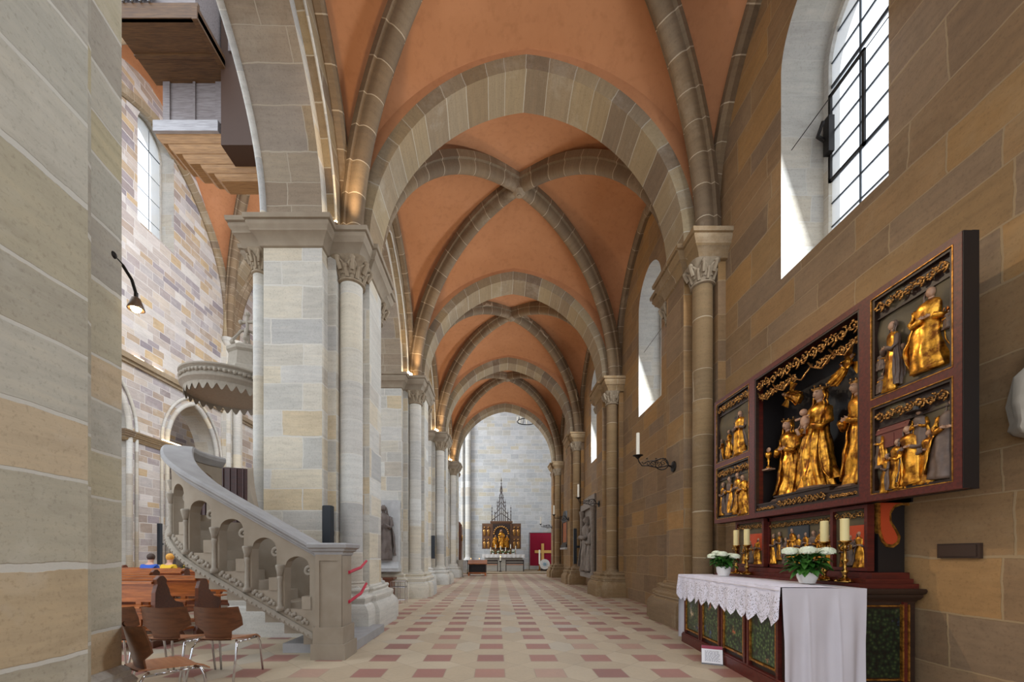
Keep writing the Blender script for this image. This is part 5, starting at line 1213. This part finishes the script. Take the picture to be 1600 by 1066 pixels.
w.grid(lambda a, b: (-0.03+(TL+0.09)*a, -0.034+0.5*b, 1.052+0.002*math.sin(a*90)), 60, 3, uv=lambda a, b: (a*2.6, 1.3+b*0.4))
w.build('lace_overlay', M['lace'], cl, smooth=True)
w = MB(TM); w.tube([(u/40*(TL+0.08)-0.03, -0.05-0.006*math.sin(u*1.7), 1.02) for u in range(41)], 0.004, 5); w.build('hem_cord', M['linen'], cl)
# candlesticks with candles
def candlestick(z0, hgt):
    t = thing('brass_candlestick', 'x', 'candlestick', (0,0,0), 0, 'brass candlesticks on the altar')
    w = MB(); k = hgt
    w.lathe([(0.075,0),(0.078,0.008),(0.06,0.02),(0.045,0.035),(0.022,0.05),(0.018,0.08),(0.03,0.1),(0.03,0.115),(0.016,0.13),(0.014,0.19),(0.028,0.21),(0.03,0.225),(0.015,0.24),(0.014,k-0.09),(0.028,k-0.08),(0.02,k-0.06),(0.03,k-0.03),(0.055,k-0.012),(0.058,k),(0.03,k)], (0,0,0), 24, lambda a, z: 1+(0.05*math.sin(6*a) if z < 0.03 else 0)); w.build('stem', M['brass'], t, smooth=True)
    w = MB()
    for j in range(3):
        a = 2*PI*j/3+0.4; w.ball((0.07*math.cos(a), 0.07*math.sin(a), 0.012), 0.016, 8, 6)
    w.build('feet', M['brass'], t, smooth=True)
    w = MB()
    for j in range(6):
        a = 2*PI*j/6; w.tube([(0.02*math.cos(a),0.02*math.sin(a),k-0.1),(0.05*math.cos(a),0.05*math.sin(a),k-0.09),(0.055*math.cos(a),0.055*math.sin(a),k-0.05),(0.035*math.cos(a),0.035*math.sin(a),k-0.03)], 0.005, 5)
    w.build('leaf_scrolls', M['brass'], t, smooth=True)
    return t
cs = candlestick(0, 0.42)
def candle(x, y, z, h, label, r=0.038):
    w = MB(); w.lathe([(r,0),(r,h-0.006),(r-0.006,h),(r-0.014,h-0.008)], (x,y,z), 20); o = w.build('candle', M['candle']); auto_smooth(o); tag(o, label, 'candle', 'cream candles on the altar')
    w = MB(); w.tube([(x,y,z+h-0.012),(x+0.002,y,z+h+0.012)], 0.002, 5); w.build('wick', M['iron'], o)
CSP = [((3.535,4.12),'nearest','front candlestick of the near pair','rightmost cream candle on the altar'),((3.555,4.40),'','second candlestick of the near pair, behind the near flowers','cream candle left of the rightmost one, above the near flowers'),
       ((3.555,5.76),'','right candlestick of the far pair beside the far flowers','right cream candle of the far pair'),((3.56,6.02),'','leftmost and farthest candlestick behind the far flowers','leftmost and farthest cream candle on the altar')]
for k, (q, _, lb, lc) in enumerate(CSP):
    zz = 1.078
    o = cs if k == 0 else dup(cs, (q[0], q[1], zz)); o.location = (q[0], q[1], zz); o['label'] = 'ornate brass ' + lb
    candle(q[0], q[1], zz+0.42, 0.225, lc)
for k, (x, y) in enumerate(((3.535,4.12),(3.555,4.40),(3.555,5.76),(3.56,6.02))): pass
# potted hydrangeas
def hydrangea(x, y, z, R, pr, seed, label):
    rnd = random.Random(seed); t = thing('potted_hydrangea', label, 'plant', (x,y,z))
    w = MB(); w.lathe([(pr*0.62,0),(pr*0.7,0.004),(pr*0.92,0.06),(pr,0.12),(pr*1.03,0.135),(pr*0.97,0.137),(pr*0.88,0.10)], (x,y,z), 28); auto_smooth(w.build('pot', M['ceramic'], t))
    w = MB(); w.lathe([(pr*0.9,0.115),(0.01,0.12)], (x,y,z), 14); w.build('soil', M['darkwood'], t)
    w = MB()
    heads = [(R*0.62*math.cos(a), R*0.62*math.sin(a), 0.12+R*0.72+rnd.uniform(-0.02,0.03)) for a in (0.4, 1.7, 3.0, 4.1, 5.3)]
    for hx, hy, hz in heads: w.tube([(x+hx*0.15,y+hy*0.15,z+0.12),(x+hx*0.7,y+hy*0.7,z+hz*0.6),(x+hx,y+hy,z+hz)], 0.004, 5)
    for k in range(120):
        a = rnd.uniform(0, 2*PI); r0 = rnd.uniform(0.0, 0.55)*R; el = rnd.uniform(-0.15, 0.9)
        leaf(w, (x+r0*math.cos(a), y+r0*math.sin(a), z+0.13+rnd.uniform(0, R*0.62)), (math.cos(a), math.sin(a), el), rnd.uniform(0.32, 0.58)*R, R*rnd.uniform(0.10,0.17), rnd.uniform(0.2,0.7), rnd)
    w.build('leaves_and_stems', M['leafy'], t, smooth=True)
    for hx, hy, hz in heads:
        w = MB(); blossoms(w, (x+hx,y+hy,z+hz), R*0.27, 150, 0.017, rnd, 0.6); w.ball((x+hx,y+hy,z+hz), (R*0.22,R*0.22,R*0.13), 10, 7); w.build('flower_head', M['petal'], t)
hydrangea(3.27, 4.27, 1.055, 0.27, 0.098, 5, 'larger white hydrangea in a white pot at the near end of the altar cloth')
hydrangea(3.22, 5.75, 1.055, 0.24, 0.095, 8, 'smaller white hydrangea in a white pot at the far end of the altar cloth')
# information card on the floor
cm = Matrix.Translation((2.66, 5.0, 0.0)) @ Matrix.Rotation(-0.45, 4, 'Z') @ Matrix.Rotation(-0.42, 4, 'X')
t = thing('information_card', 'small white card with dull red header on a clear stand before the altar', 'sign', (2.72, 5.02, 0))
w = MB(cm); w.box(-0.115, 0.115, -0.004, 0.004, 0.02, 0.235); w.build('card', M['pager'], t)
w = MB(cm); w.box(-0.115, 0.115, -0.0055, -0.0035, 0.195, 0.235); w.build('header_band', M['cardred'], t)
w = MB(cm); rr = random.Random(4)
for k in range(9):
    xx = -0.08
    while xx < 0.07:
        l_ = rr.uniform(0.012, 0.035); w.box(xx, min(xx+l_, 0.085), -0.0055, -0.0035, 0.045+0.015*k, 0.050+0.015*k); xx += l_+0.007
    if k == 4: pass
w.build('printed_lines', M['ink'], t)
w = MB(cm); w.box(-0.118, 0.118, 0.004, 0.007, 0.0, 0.238); w.build('clear_stand', M['perspex'], t)
w = MB(); w.poly([(2.68,5.08,0.20),(2.70,5.2,0.0),(2.73,5.17,0.0)]); w.poly([(2.68,5.082,0.20),(2.73,5.172,0.0),(2.70,5.202,0.0)]); w.build('back_strut', M['perspex'], t)
# plaque and wall sculpture at the right edge
w = MB(); w.box(4.07, 4.11, 3.42, 3.75, 1.325, 1.455); w.box(4.06, 4.08, 3.44, 3.73, 1.34, 1.44); tag(w.build('wall_plaque', M['plaque']), 'small dark rectangular plaque on the wall right of the altar cabinet', 'plaque')
t = thing('wall_sculpture', 'weathered pale stone draped figure fragment on the wall at the right edge', 'sculpture', (4.0, 3.12, 2.2))
w = MB(); w.lathe([(0.07,2.24),(0.12,2.27),(0.14,2.31),(0.13,2.36),(0.15,2.5),(0.13,2.7),(0.08,2.76),(0.07,2.78),(0.07,2.92),(0.05,2.95)], (4.05,3.02,0), 36, lambda a, z: 1+0.09*math.sin(7*a+z*5)+0.05*math.sin(13*a-3*z)); auto_smooth(w.build('draped_body', M['carved'], t), 50)
w = MB(); w.tube([(3.95+0.04*math.cos(q*0.5)*(1-q/16), 2.92, 2.27+0.04*math.sin(q*0.5)*(1-q/16)) for q in range(14)], 0.018, 8); w.build('scroll', M['carved'], t, smooth=True)
spot('altar_spot', (-2.1, 7.05, 7.2), (3.7, 4.5, 2.2), 560, (1.0, 0.80, 0.55), 42, 0.7, 0.06)

mb = FB(Matrix.Translation((-3.45, 12.5, 1.2))); robed(mb, 1.75, 101, 30, 24, 0.6, 0.95, crown=False, robe_m=0, mantle_m=0, skin_m=0, hair_m=0); mb.build('carved_figure', plain('weathered_dark_relief', (128,116,110), 0.8, c2=(84,74,70), bs=0.3), EPI, smooth=True)
# ---------------------------------------------------------------- wrought iron candle sconces
def sconce():
    t = thing('candle_sconce', 'x', 'sconce', (0,0,0), 0, 'wrought iron candle sconces on the wall piers')
    w = MB(Matrix.Translation((0,0,0)) @ Matrix.Rotation(-PI/2, 4, 'Y')); w.lathe([(0.11,0.0),(0.10,0.015),(0.04,0.03),(0.02,0.05)], (0,0,0), 20); w.build('wall_plate', M['iron'], t)
    w = MB(); w.tube([(-0.02,0,0),(-0.10,0,0.03),(-0.14,0,0.14)], 0.013, 7); w.tube([(-0.02,0,-0.01),(-0.12,0,0.02),(-0.30,0,-0.02),(-0.50,0,0.02),(-0.62,0,0.02),(-0.68,0,0.10),(-0.70,0,0.16)], 0.011, 7)
    w.tube([(-0.23+0.13*math.cos(a*PI/10), 0, 0.05+0.11*math.sin(a*PI/10)) for a in range(21)], 0.010, 6)
    for cx_, cz_, R, s in ((-0.20,0.07,0.065,1),(-0.27,0.03,0.06,-1),(-0.41,0.05,0.06,1),(-0.50,0.06,0.05,-1),(-0.33,0.10,0.04,-1)):
        w.tube([(cx_+s*R*(1-q/24)*math.cos(q*0.42), 0, cz_+R*(1-q/24)*math.sin(q*0.42)) for q in range(22)], 0.007, 6)
    for q in range(6): w.ball((-0.16-0.09*q, 0, 0.13-0.08*(q % 2)+0.03), (0.02,0.012,0.012), 6, 4)
    w.tube([(-0.12,0,0.12),(-0.2,0,0.17),(-0.35,0,0.12),(-0.5,0,0.11),(-0.6,0,0.05)], 0.008, 6); w.build('scrollwork_arm', M['iron'], t, smooth=True)
    w = MB(); w.lathe([(0.015,0.15),(0.02,0.16),(0.06,0.2),(0.095,0.215),(0.10,0.222),(0.05,0.21),(0.03,0.21)], (-0.70,0,0), 18); w.build('drip_pan', M['iron'], t)
    w = MB(); w.lathe([(0.034,0.21),(0.033,0.66),(0.026,0.665)], (-0.70,0,0), 16); w.build('candle', M['whitecandle'], t, smooth=False)
    return t
so = sconce(); so.location = (3.50, 8.02, 3.10); so['label'] = 'nearest black wrought iron sconce with white candle, left of the altarpiece'
for k, lb in ((2, 'second black wrought iron candle sconce, beside the stone epitaph'), (3, 'third black wrought iron candle sconce, beyond the stone epitaph'), (4, 'farthest black wrought iron candle sconce, above the red banner')):
    dup(so, (3.50, PZ[k], 3.10), lb)
# ---------------------------------------------------------------- wall monuments in the third bay
t = thing('stone_epitaph', 'large dark grey carved stone epitaph with draped figure on the window-side wall', 'epitaph', (3.95, 16.7, 0.5))
w = MB(); w.box(3.85, 4.12, 15.6, 17.8, 0.6, 3.3); w.box(3.7, 4.12, 15.5, 17.9, 0.45, 0.65); w.box(3.72, 4.12, 15.5, 17.9, 3.25, 3.5); w.box(3.8,4.12,15.7,17.7,3.5,3.75); 
for y in (15.7, 17.7): w.lathe([(0.13,0.65),(0.09,0.75),(0.09,3.0),(0.14,3.25)], (3.75,y,0), 12)
w.build('frame', plain('grey_epitaph_stone', (150,138,126), 0.8, c2=(104,94,86), sc=12, bs=0.4), t)
mb = FB(Matrix.Translation((3.78, 16.9, 0.72)) @ FACE_W); robed(mb, 2.3, 71, 36, 24, 0.5, 1.2, crown=False, robe_m=0, mantle_m=0, skin_m=0, hair_m=0); mb.build('carved_figure', bpy.data.materials['grey_epitaph_stone'], t, smooth=True)
mb = FB(Matrix.Translation((3.80, 16.1, 0.72)) @ FACE_W); robed(mb, 1.9, 74, 36, 24, 0.5, 1.1, crown=False, robe_m=0, mantle_m=0, skin_m=0, hair_m=0); mb.build('carved_figure', bpy.data.materials['grey_epitaph_stone'], t, smooth=True)
t = thing('framed_painting', 'small framed orange and gold altar painting hanging in the farthest bay', 'painting', (3.9, 22.6, 1.8))
w = MB(); frame_rect(w, 3.8, 4.12, 21.8, 23.4, 1.95, 3.3, 0.12); w.box(3.78,4.12,21.7,23.5,3.3,3.42); w.box(3.74,4.12,21.7,23.5,1.78,1.95); w.rings([[(3.8,21.8,3.42),(4.1,21.8,3.42),(4.1,23.4,3.42),(3.8,23.4,3.42)],[(3.8,22.3,3.8),(4.1,22.3,3.8),(4.1,22.9,3.8),(3.8,22.9,3.8)]], True, True); w.build('frame', M['blackwood'], t)
w = MB(); w.box(3.84, 3.9, 21.9, 23.3, 2.05, 3.2); w.build('canvas', plain('glowing_orange_painting', (214,120,50), 0.6, c2=(120,60,30), sc=3, bs=0), t)
w = MB(); w.box(3.7, 4.12, 21.7, 23.5, 1.68, 1.78); w.build('shelf', M['marble'], t)
o = MB(); o.bbox(3.62,3.76,18.9,19.04,0.95,2.6,0.01); o.box(3.7,3.98,18.93,19.0,1.7,1.8); tag(o.build('column_speaker', M['blacks']), 'slim black column speaker on the third window-side pier by the painting', 'loudspeaker', 'slim column loudspeakers')
# ---------------------------------------------------------------- far end of the aisle
Z2 = 0.06
fa = thing('far_altar', 'small distant altar table with white cloth below the spired altarpiece', 'altar', (0.6, 34.2, Z2))
w = MB(); w.box(-0.95, 2.2, 33.85, 34.7, Z2, 1.32); w.box(-1.0, 2.25, 33.8, 34.8, Z2, 0.35); w.build('stone_block', M['ext'], fa)
w = MB(); w.box(-1.1, 2.35, 33.75, 34.85, 1.32, 1.42); w.build('table_slab', M['ext'], fa)
w = MB(); w.grid(lambda a, b: (-1.14+3.53*a, 33.72-0.015*math.sin(a*60)*b, 1.44-0.26*b-0.03*abs(math.sin(a*40))*b), 60, 3); w.grid(lambda a, b: (-1.14+3.53*a, 33.72+1.1*b, 1.44), 4, 2); tag(w.build('far_altar_cloth', M['ceramic'], None), 'white cloth on the small distant altar', 'tablecloth')
fr = thing('spired_altarpiece', 'distant brown carved winged altarpiece with a tall openwork spire', 'altarpiece', (0.5, 35.2, 1.4))
fw = wood('far_retable_wood', (74,48,30), (116,78,48), 0.5)
w = MB(); w.box(-0.42, 1.35, 35.0, 35.5, 1.5, 4.2); w.box(-0.5, 1.42, 34.95, 35.5, 4.15, 4.3); w.box(-0.4,1.3,34.86,35.4,0.2,1.5); w.build('central_shrine', fw, fr)
for a, b in ((-1.2, -0.42), (1.35, 2.15)):
    w = MB(); w.box(a, b, 35.05, 35.2, 1.9, 4.1); wg = w.build('wing', fw, fr); w = MB()
    for r_ in range(2):
        for c_ in range(2): w.ball(((a+b)/2+(c_-0.5)*0.34, 35.03, 2.3+1.05*r_), (0.13,0.05,0.32), 10, 8, lambda d: 1+0.15*math.sin(6*d.z)); w.ball(((a+b)/2+(c_-0.5)*0.34, 35.0, 2.7+1.05*r_), 0.08, 8, 6)
    w.build('relief_figures', M['goldfine'], wg, smooth=True)
w = MB(); w.box(-0.28, 1.2, 34.97, 35.02, 1.9, 4.05); w.build('dark_niche', M['darkwood'], fr)
for k, (x, h, s) in enumerate(((0.45,1.6,81),(-0.05,1.1,82),(0.95,1.1,84))):
    mb = FB(Matrix.Translation((x, 34.85, 2.0))); robed(mb, h, s, 20, 14, 0.5, 1.2, crown=False, robe_m=0, mantle_m=0, hair_m=0); mb.build('carved_figure', GM, fr, smooth=True)
w = MB(); openwork(w, 0, 0, 1, 0, 1, 0.02) if 0 else None
for k in range(12):
    a = PI*k/11; w.ball((0.46+0.62*math.cos(a), 34.9, 3.2+0.62*math.sin(a)), (0.09,0.06,0.09), 8, 6)
w.build('arched_wreath', M['goldfine'], fr, smooth=True)
w = MB()
for x, h in ((-0.35,5.7),(-0.1,5.3),(0.12,6.2),(0.3,6.6),(0.46,8.1),(0.62,6.6),(0.8,6.2),(1.02,5.3),(1.28,5.7)):
    w.tube([(x,35.2,4.25),(x,35.2,h-0.5),(x,35.2,h)], lambda t: 0.045*(1-t*0.75), 6)
    for q in range(3): w.ball((x,35.2,h-0.25-0.3*q), (0.07,0.05,0.05), 6, 4)
for z, hw in ((4.6,0.85),(5.1,0.6),(5.6,0.38),(6.1,0.26),(6.6,0.16),(7.1,0.1)):
    w.tube([(0.46-hw,35.2,z-0.25),(0.46-hw*0.4,35.2,z+0.15),(0.46,35.2,z+0.4),(0.46+hw*0.4,35.2,z+0.15),(0.46+hw,35.2,z-0.25)], 0.035, 6)
w.build('openwork_spire', plain('dark_spire_wood', (74,62,58), 0.6), fr)
fcs = []
for k in range(6):
    x = -0.45+0.42*k; h = 0.22+0.12*((k*2) % 3)
    w = MB(); w.lathe([(0.07,0),(0.02,0.05),(0.02,h),(0.05,h+0.02),(0.045,h+0.03)], (x,34.2,1.445), 10); o = tag(w.build('altar_candle_holder', M['brass']), 'tiny brass candlestick with white candle on the distant altar, %s from the left' % ['first','second','third','fourth','fifth','sixth'][k], 'candlestick', 'candlesticks on the distant altar')
    w = MB(); w.lathe([(0.035,h+0.03),(0.035,h+0.36)], (x,34.2,1.445), 10); w.build('candle', M['whitecandle'], o)
rnd = random.Random(9)
for k in range(5):
    x = -0.25+0.42*k; t = thing('flower_bouquet', 'tiny white and green bouquet on the distant altar, %s from the left' % ['first','second','third','fourth','fifth'][k], 'flowers', (x,34.0,1.445), group='bouquets on the distant altar')
    w = MB(); w.lathe([(0.06,0),(0.08,0.12)], (x,34.0,1.445), 10); w.build('vase', M['ceramic'], t)
    w = MB()
    for q in range(22): a = rnd.uniform(0,6.28); leaf(w, (x,34.0,1.53), (math.cos(a), math.sin(a), rnd.uniform(0.3,1.5)), 0.28, 0.05, 0.3, rnd)
    w.build('leaves', M['leafy'], t); w = MB()
    for q in range(5): blossoms(w, (x+rnd.uniform(-.14,.14), 33.95, 1.68+rnd.uniform(-.06,.1)), 0.04, 12, 0.03, rnd)
    w.build('blossoms', M['petal'], t)
def far_bench(x0, label):
    t = thing('low_bench', label, 'bench', (x0+0.75, 32.6, Z2), group='dark benches before the distant altar')
    w = MB()
    for z in (0.72, 0.92): w.box(x0, x0+1.45, 32.8, 32.84, z-0.05+Z2*0, z+0.05)
    w.build('backrest', M['darkwood'], t); w = MB(); w.box(x0, x0+1.45, 32.35, 32.8, 0.58, 0.63); w.build('seat', M['bench'], t)
    for x in (x0, x0+1.4):
        w = MB(); w.box(x, x+0.05, 32.35, 32.42, Z2, 0.98); w.box(x, x+0.05, 32.78, 32.86, Z2, 1.0); w.box(x, x+0.05, 32.4, 32.8, 0.5, 0.56); w.build('side_frame', M['darkwood'], t)
    w = MB(); w.box(x0, x0+1.45, 32.36, 32.40, 0.85, 0.97); w.build('front_rail', M['darkwood'], t)
far_bench(-1.3, 'left dark wooden bench before the distant altar'); far_bench(0.78, 'right dark wooden bench before the distant altar')
w = MB(); w.lathe([(0.12,0),(0.12,0.04),(0.03,0.06),(0.03,0.75),(0.1,0.8),(0.1,0.86)], (0.35,32.2,Z2), 12); cdl = w.build('candle_stand', M['iron']); tag(cdl, 'small stand with white candle between the two distant benches', 'stand')
w = MB(); w.lathe([(0.05,0.86),(0.05,1.15)], (0.35,32.2,Z2), 10); w.build('candle', M['whitecandle'], cdl); w = MB(); w.ball((0.35,32.2,Z2+1.19), (0.02,0.02,0.05), 6, 5); w.build('flame', M['flame'], cdl)
# red banner with golden cross
t = thing('cross_banner', 'crimson banner with a yellow-gold cross hanging by the right side of the end wall', 'banner', (4.0, 36.2, 0.3))
w = MB(); w.grid(lambda a, b: (3.02+2.0*a+0.0*b, 36.2+0.03*math.sin(a*14)*b, 3.33-2.9*b), 30, 8); w.grid(lambda a, b: (3.02+2.0*a+0.0*b, 36.22+0.03*math.sin(a*14)*b, 3.33-2.9*b), 30, 8); w.build('cloth', M['banner'], t)
w = MB(); w.box(4.03, 4.27, 36.12, 36.14, 0.45, 2.4); w.box(3.45, 4.03, 36.12, 36.14, 1.55, 1.80); w.box(4.27, 4.95, 36.12, 36.14, 1.55, 1.80); w.build('cross', M['crossgold'], t)
w = MB(); w.tube([(2.95,36.25,3.35),(5.1,36.25,3.35)], 0.03, 8)
for x in (2.97, 5.05): w.tube([(x,36.3,Z2),(x,36.3,3.35)], 0.03, 6)
w.build('banner_pole', M['darkwood'], t)
w = MB(); w.lathe([(0.2,0),(0.2,0.05),(0.06,0.1),(0.06,0.5),(0.1,0.55)], (3.65,34.0,Z2), 12); o = w.build('paschal_candle_stand', M['brass']); tag(o, 'tall decorated white candle on a stand in front of the crimson banner', 'candle')
w = MB(); w.lathe([(0.07,0.55),(0.07,1.75)], (3.65,34.0,Z2), 12); w.build('candle', M['whitecandle'], o)
t = thing('round_emblem', 'round white disc with a blue star on a low easel before the crimson banner', 'sign', (4.0, 33.4, Z2))
w = MB(Matrix.Translation((4.0,33.4,0.62)) @ Matrix.Rotation(PI/2, 4, 'X')); w.lathe([(0.42,0),(0.42,0.05)], (0,0,0), 28); w.build('disc', M['ceramic'], t)
w = MB(Matrix.Translation((4.0,33.34,0.62)) @ Matrix.Rotation(PI/2, 4, 'X'))
for k in range(8): a = PI*k/4; w.poly([(0.05*math.cos(a-0.6),0.05*math.sin(a-0.6),0.02),(0.3*math.cos(a),0.3*math.sin(a),0.02),(0.05*math.cos(a+0.6),0.05*math.sin(a+0.6),0.02)])
w.build('blue_star', plain('pale_blue_print', (110,170,200), 0.6, bs=0), t)
w = MB(); w.box(3.7,4.3,33.4,33.6,Z2,0.27); w.build('easel_foot', M['darkwood'], t)
# chandelier beyond the last arch
t = thing('ring_chandelier', 'black iron ring chandelier with candles, seen through the top of the farthest arch', 'chandelier', (2.35, 30.5, 11.3))
w = MB()
for R, z in ((0.75,11.4),(0.4,12.0)): w.tube([(2.35+R*math.cos(PI*k/12), 30.5+R*math.sin(PI*k/12), z) for k in range(25)], 0.035, 6)
for k in range(4): a = PI*k/2+0.4; w.tube([(2.35+0.75*math.cos(a),30.5+0.75*math.sin(a),11.4),(2.35+0.4*math.cos(a),30.5+0.4*math.sin(a),12.0),(2.35,30.5,13.0)], 0.02, 5)
w.tube([(2.35,30.5,13.0),(2.35,30.5,21.9)], 0.02, 5); w.build('iron_rings', M['iron'], t)
for k in range(8): a = PI*k/4; w = MB(); x, y = 2.35+0.75*math.cos(a), 30.5+0.75*math.sin(a); w.lathe([(0.06,11.43),(0.035,11.46),(0.035,11.75)], (x,y,0), 8); w.build('candle', M['whitecandle'], t)
# left side of the far end: confessional edge, stone post, display table
t = thing('tall_wooden_cabinet', 'tall dark reddish wooden cabinet edge behind the farthest left pier', 'cabinet', (-2.9, 27.4, 0))
w = MB(); w.box(-3.6, -2.32, 27.0, 28.2, 0.1, 3.3); w.box(-3.65,-2.28,26.95,28.2,0,0.12); w.lathe([(0.64,3.3),(0.64,3.4),(0.5,3.6),(0.2,3.75)], (-2.95,27.6,0), 4); w.build('body', M['benchdark'], t)
w = MB(); w.lathe([(0.05,0),(0.06,0.25),(0.04,0.4)], (-2.27,27.1,2.3), 8); w.build('carved_bracket', M['goldfine'], t)
w = MB(); w.box(-2.75,-2.2,30.0,30.6,Z2,0.9); w.box(-2.8,-2.15,29.95,30.65,0.9,1.0); tag(w.build('white_side_table', M['marble']), 'small pale stone side table near the tall wooden cabinet', 'table')
w = MB(); w.box(-2.35,-2.05,25.0,25.3,0.05,1.0); w.box(-2.4,-2.0,24.95,25.35,0.0,0.08); w.box(-2.38,-2.02,24.97,25.33,1.0,1.06); tag(w.build('stone_post', M['carved']), 'low square grey stone post at the foot of the farthest left pier', 'post')
t = thing('kneeling_desk', 'dark wooden kneeling desk with slanted top at the far left, before the distant benches', 'desk', (-1.2, 27.6, 0))
w = MB(); w.rings([[(-1.9,27.2,0.75),(-0.6,27.2,0.75),(-0.6,27.8,0.98),(-1.9,27.8,0.98)],[(-1.9,27.2,0.80),(-0.6,27.2,0.80),(-0.6,27.8,1.03),(-1.9,27.8,1.03)]], True, True); w.build('slanted_top', M['bench'], t)
w = MB(); w.box(-1.85,-1.75,27.25,27.8,0,0.8); w.box(-0.75,-0.65,27.25,27.8,0,0.8); w.box(-1.85,-0.65,27.7,27.75,0.1,0.85); w.build('frame', M['darkwood'], t)
w = MB(); w.box(-1.85,-0.65,26.7,27.0,0.15,0.22); w.box(-1.85,-1.75,26.7,27.3,0,0.15); w.box(-0.75,-0.65,26.7,27.3,0,0.15); w.build('kneeler', M['bench'], t)
t = thing('votive_candle_stand', 'dark votive candle stand with small lit candles at the far left', 'stand', (-1.6, 29.4, 0))
w = MB(); w.box(-2.1,-1.1,29.0,29.5,0.95,1.0); 
for x in (-2.05,-1.15): w.box(x-0.03,x+0.03,29.2,29.26,0,0.95)
w.box(-2.1,-1.1,29.1,29.4,0.0,0.04); w.build('rack', M['iron'], t)
for k in (1, 4): w = MB(); w.lathe([(0.03,1.0),(0.03,1.08)], (-2.0+0.2*k,29.2,0), 8); w.build('candle', M['whitecandle'], t); w = MB(); w.ball((-2.0+0.2*k,29.2,1.12), (0.012,0.012,0.035), 6, 5); w.build('flame', M['flame'], t)
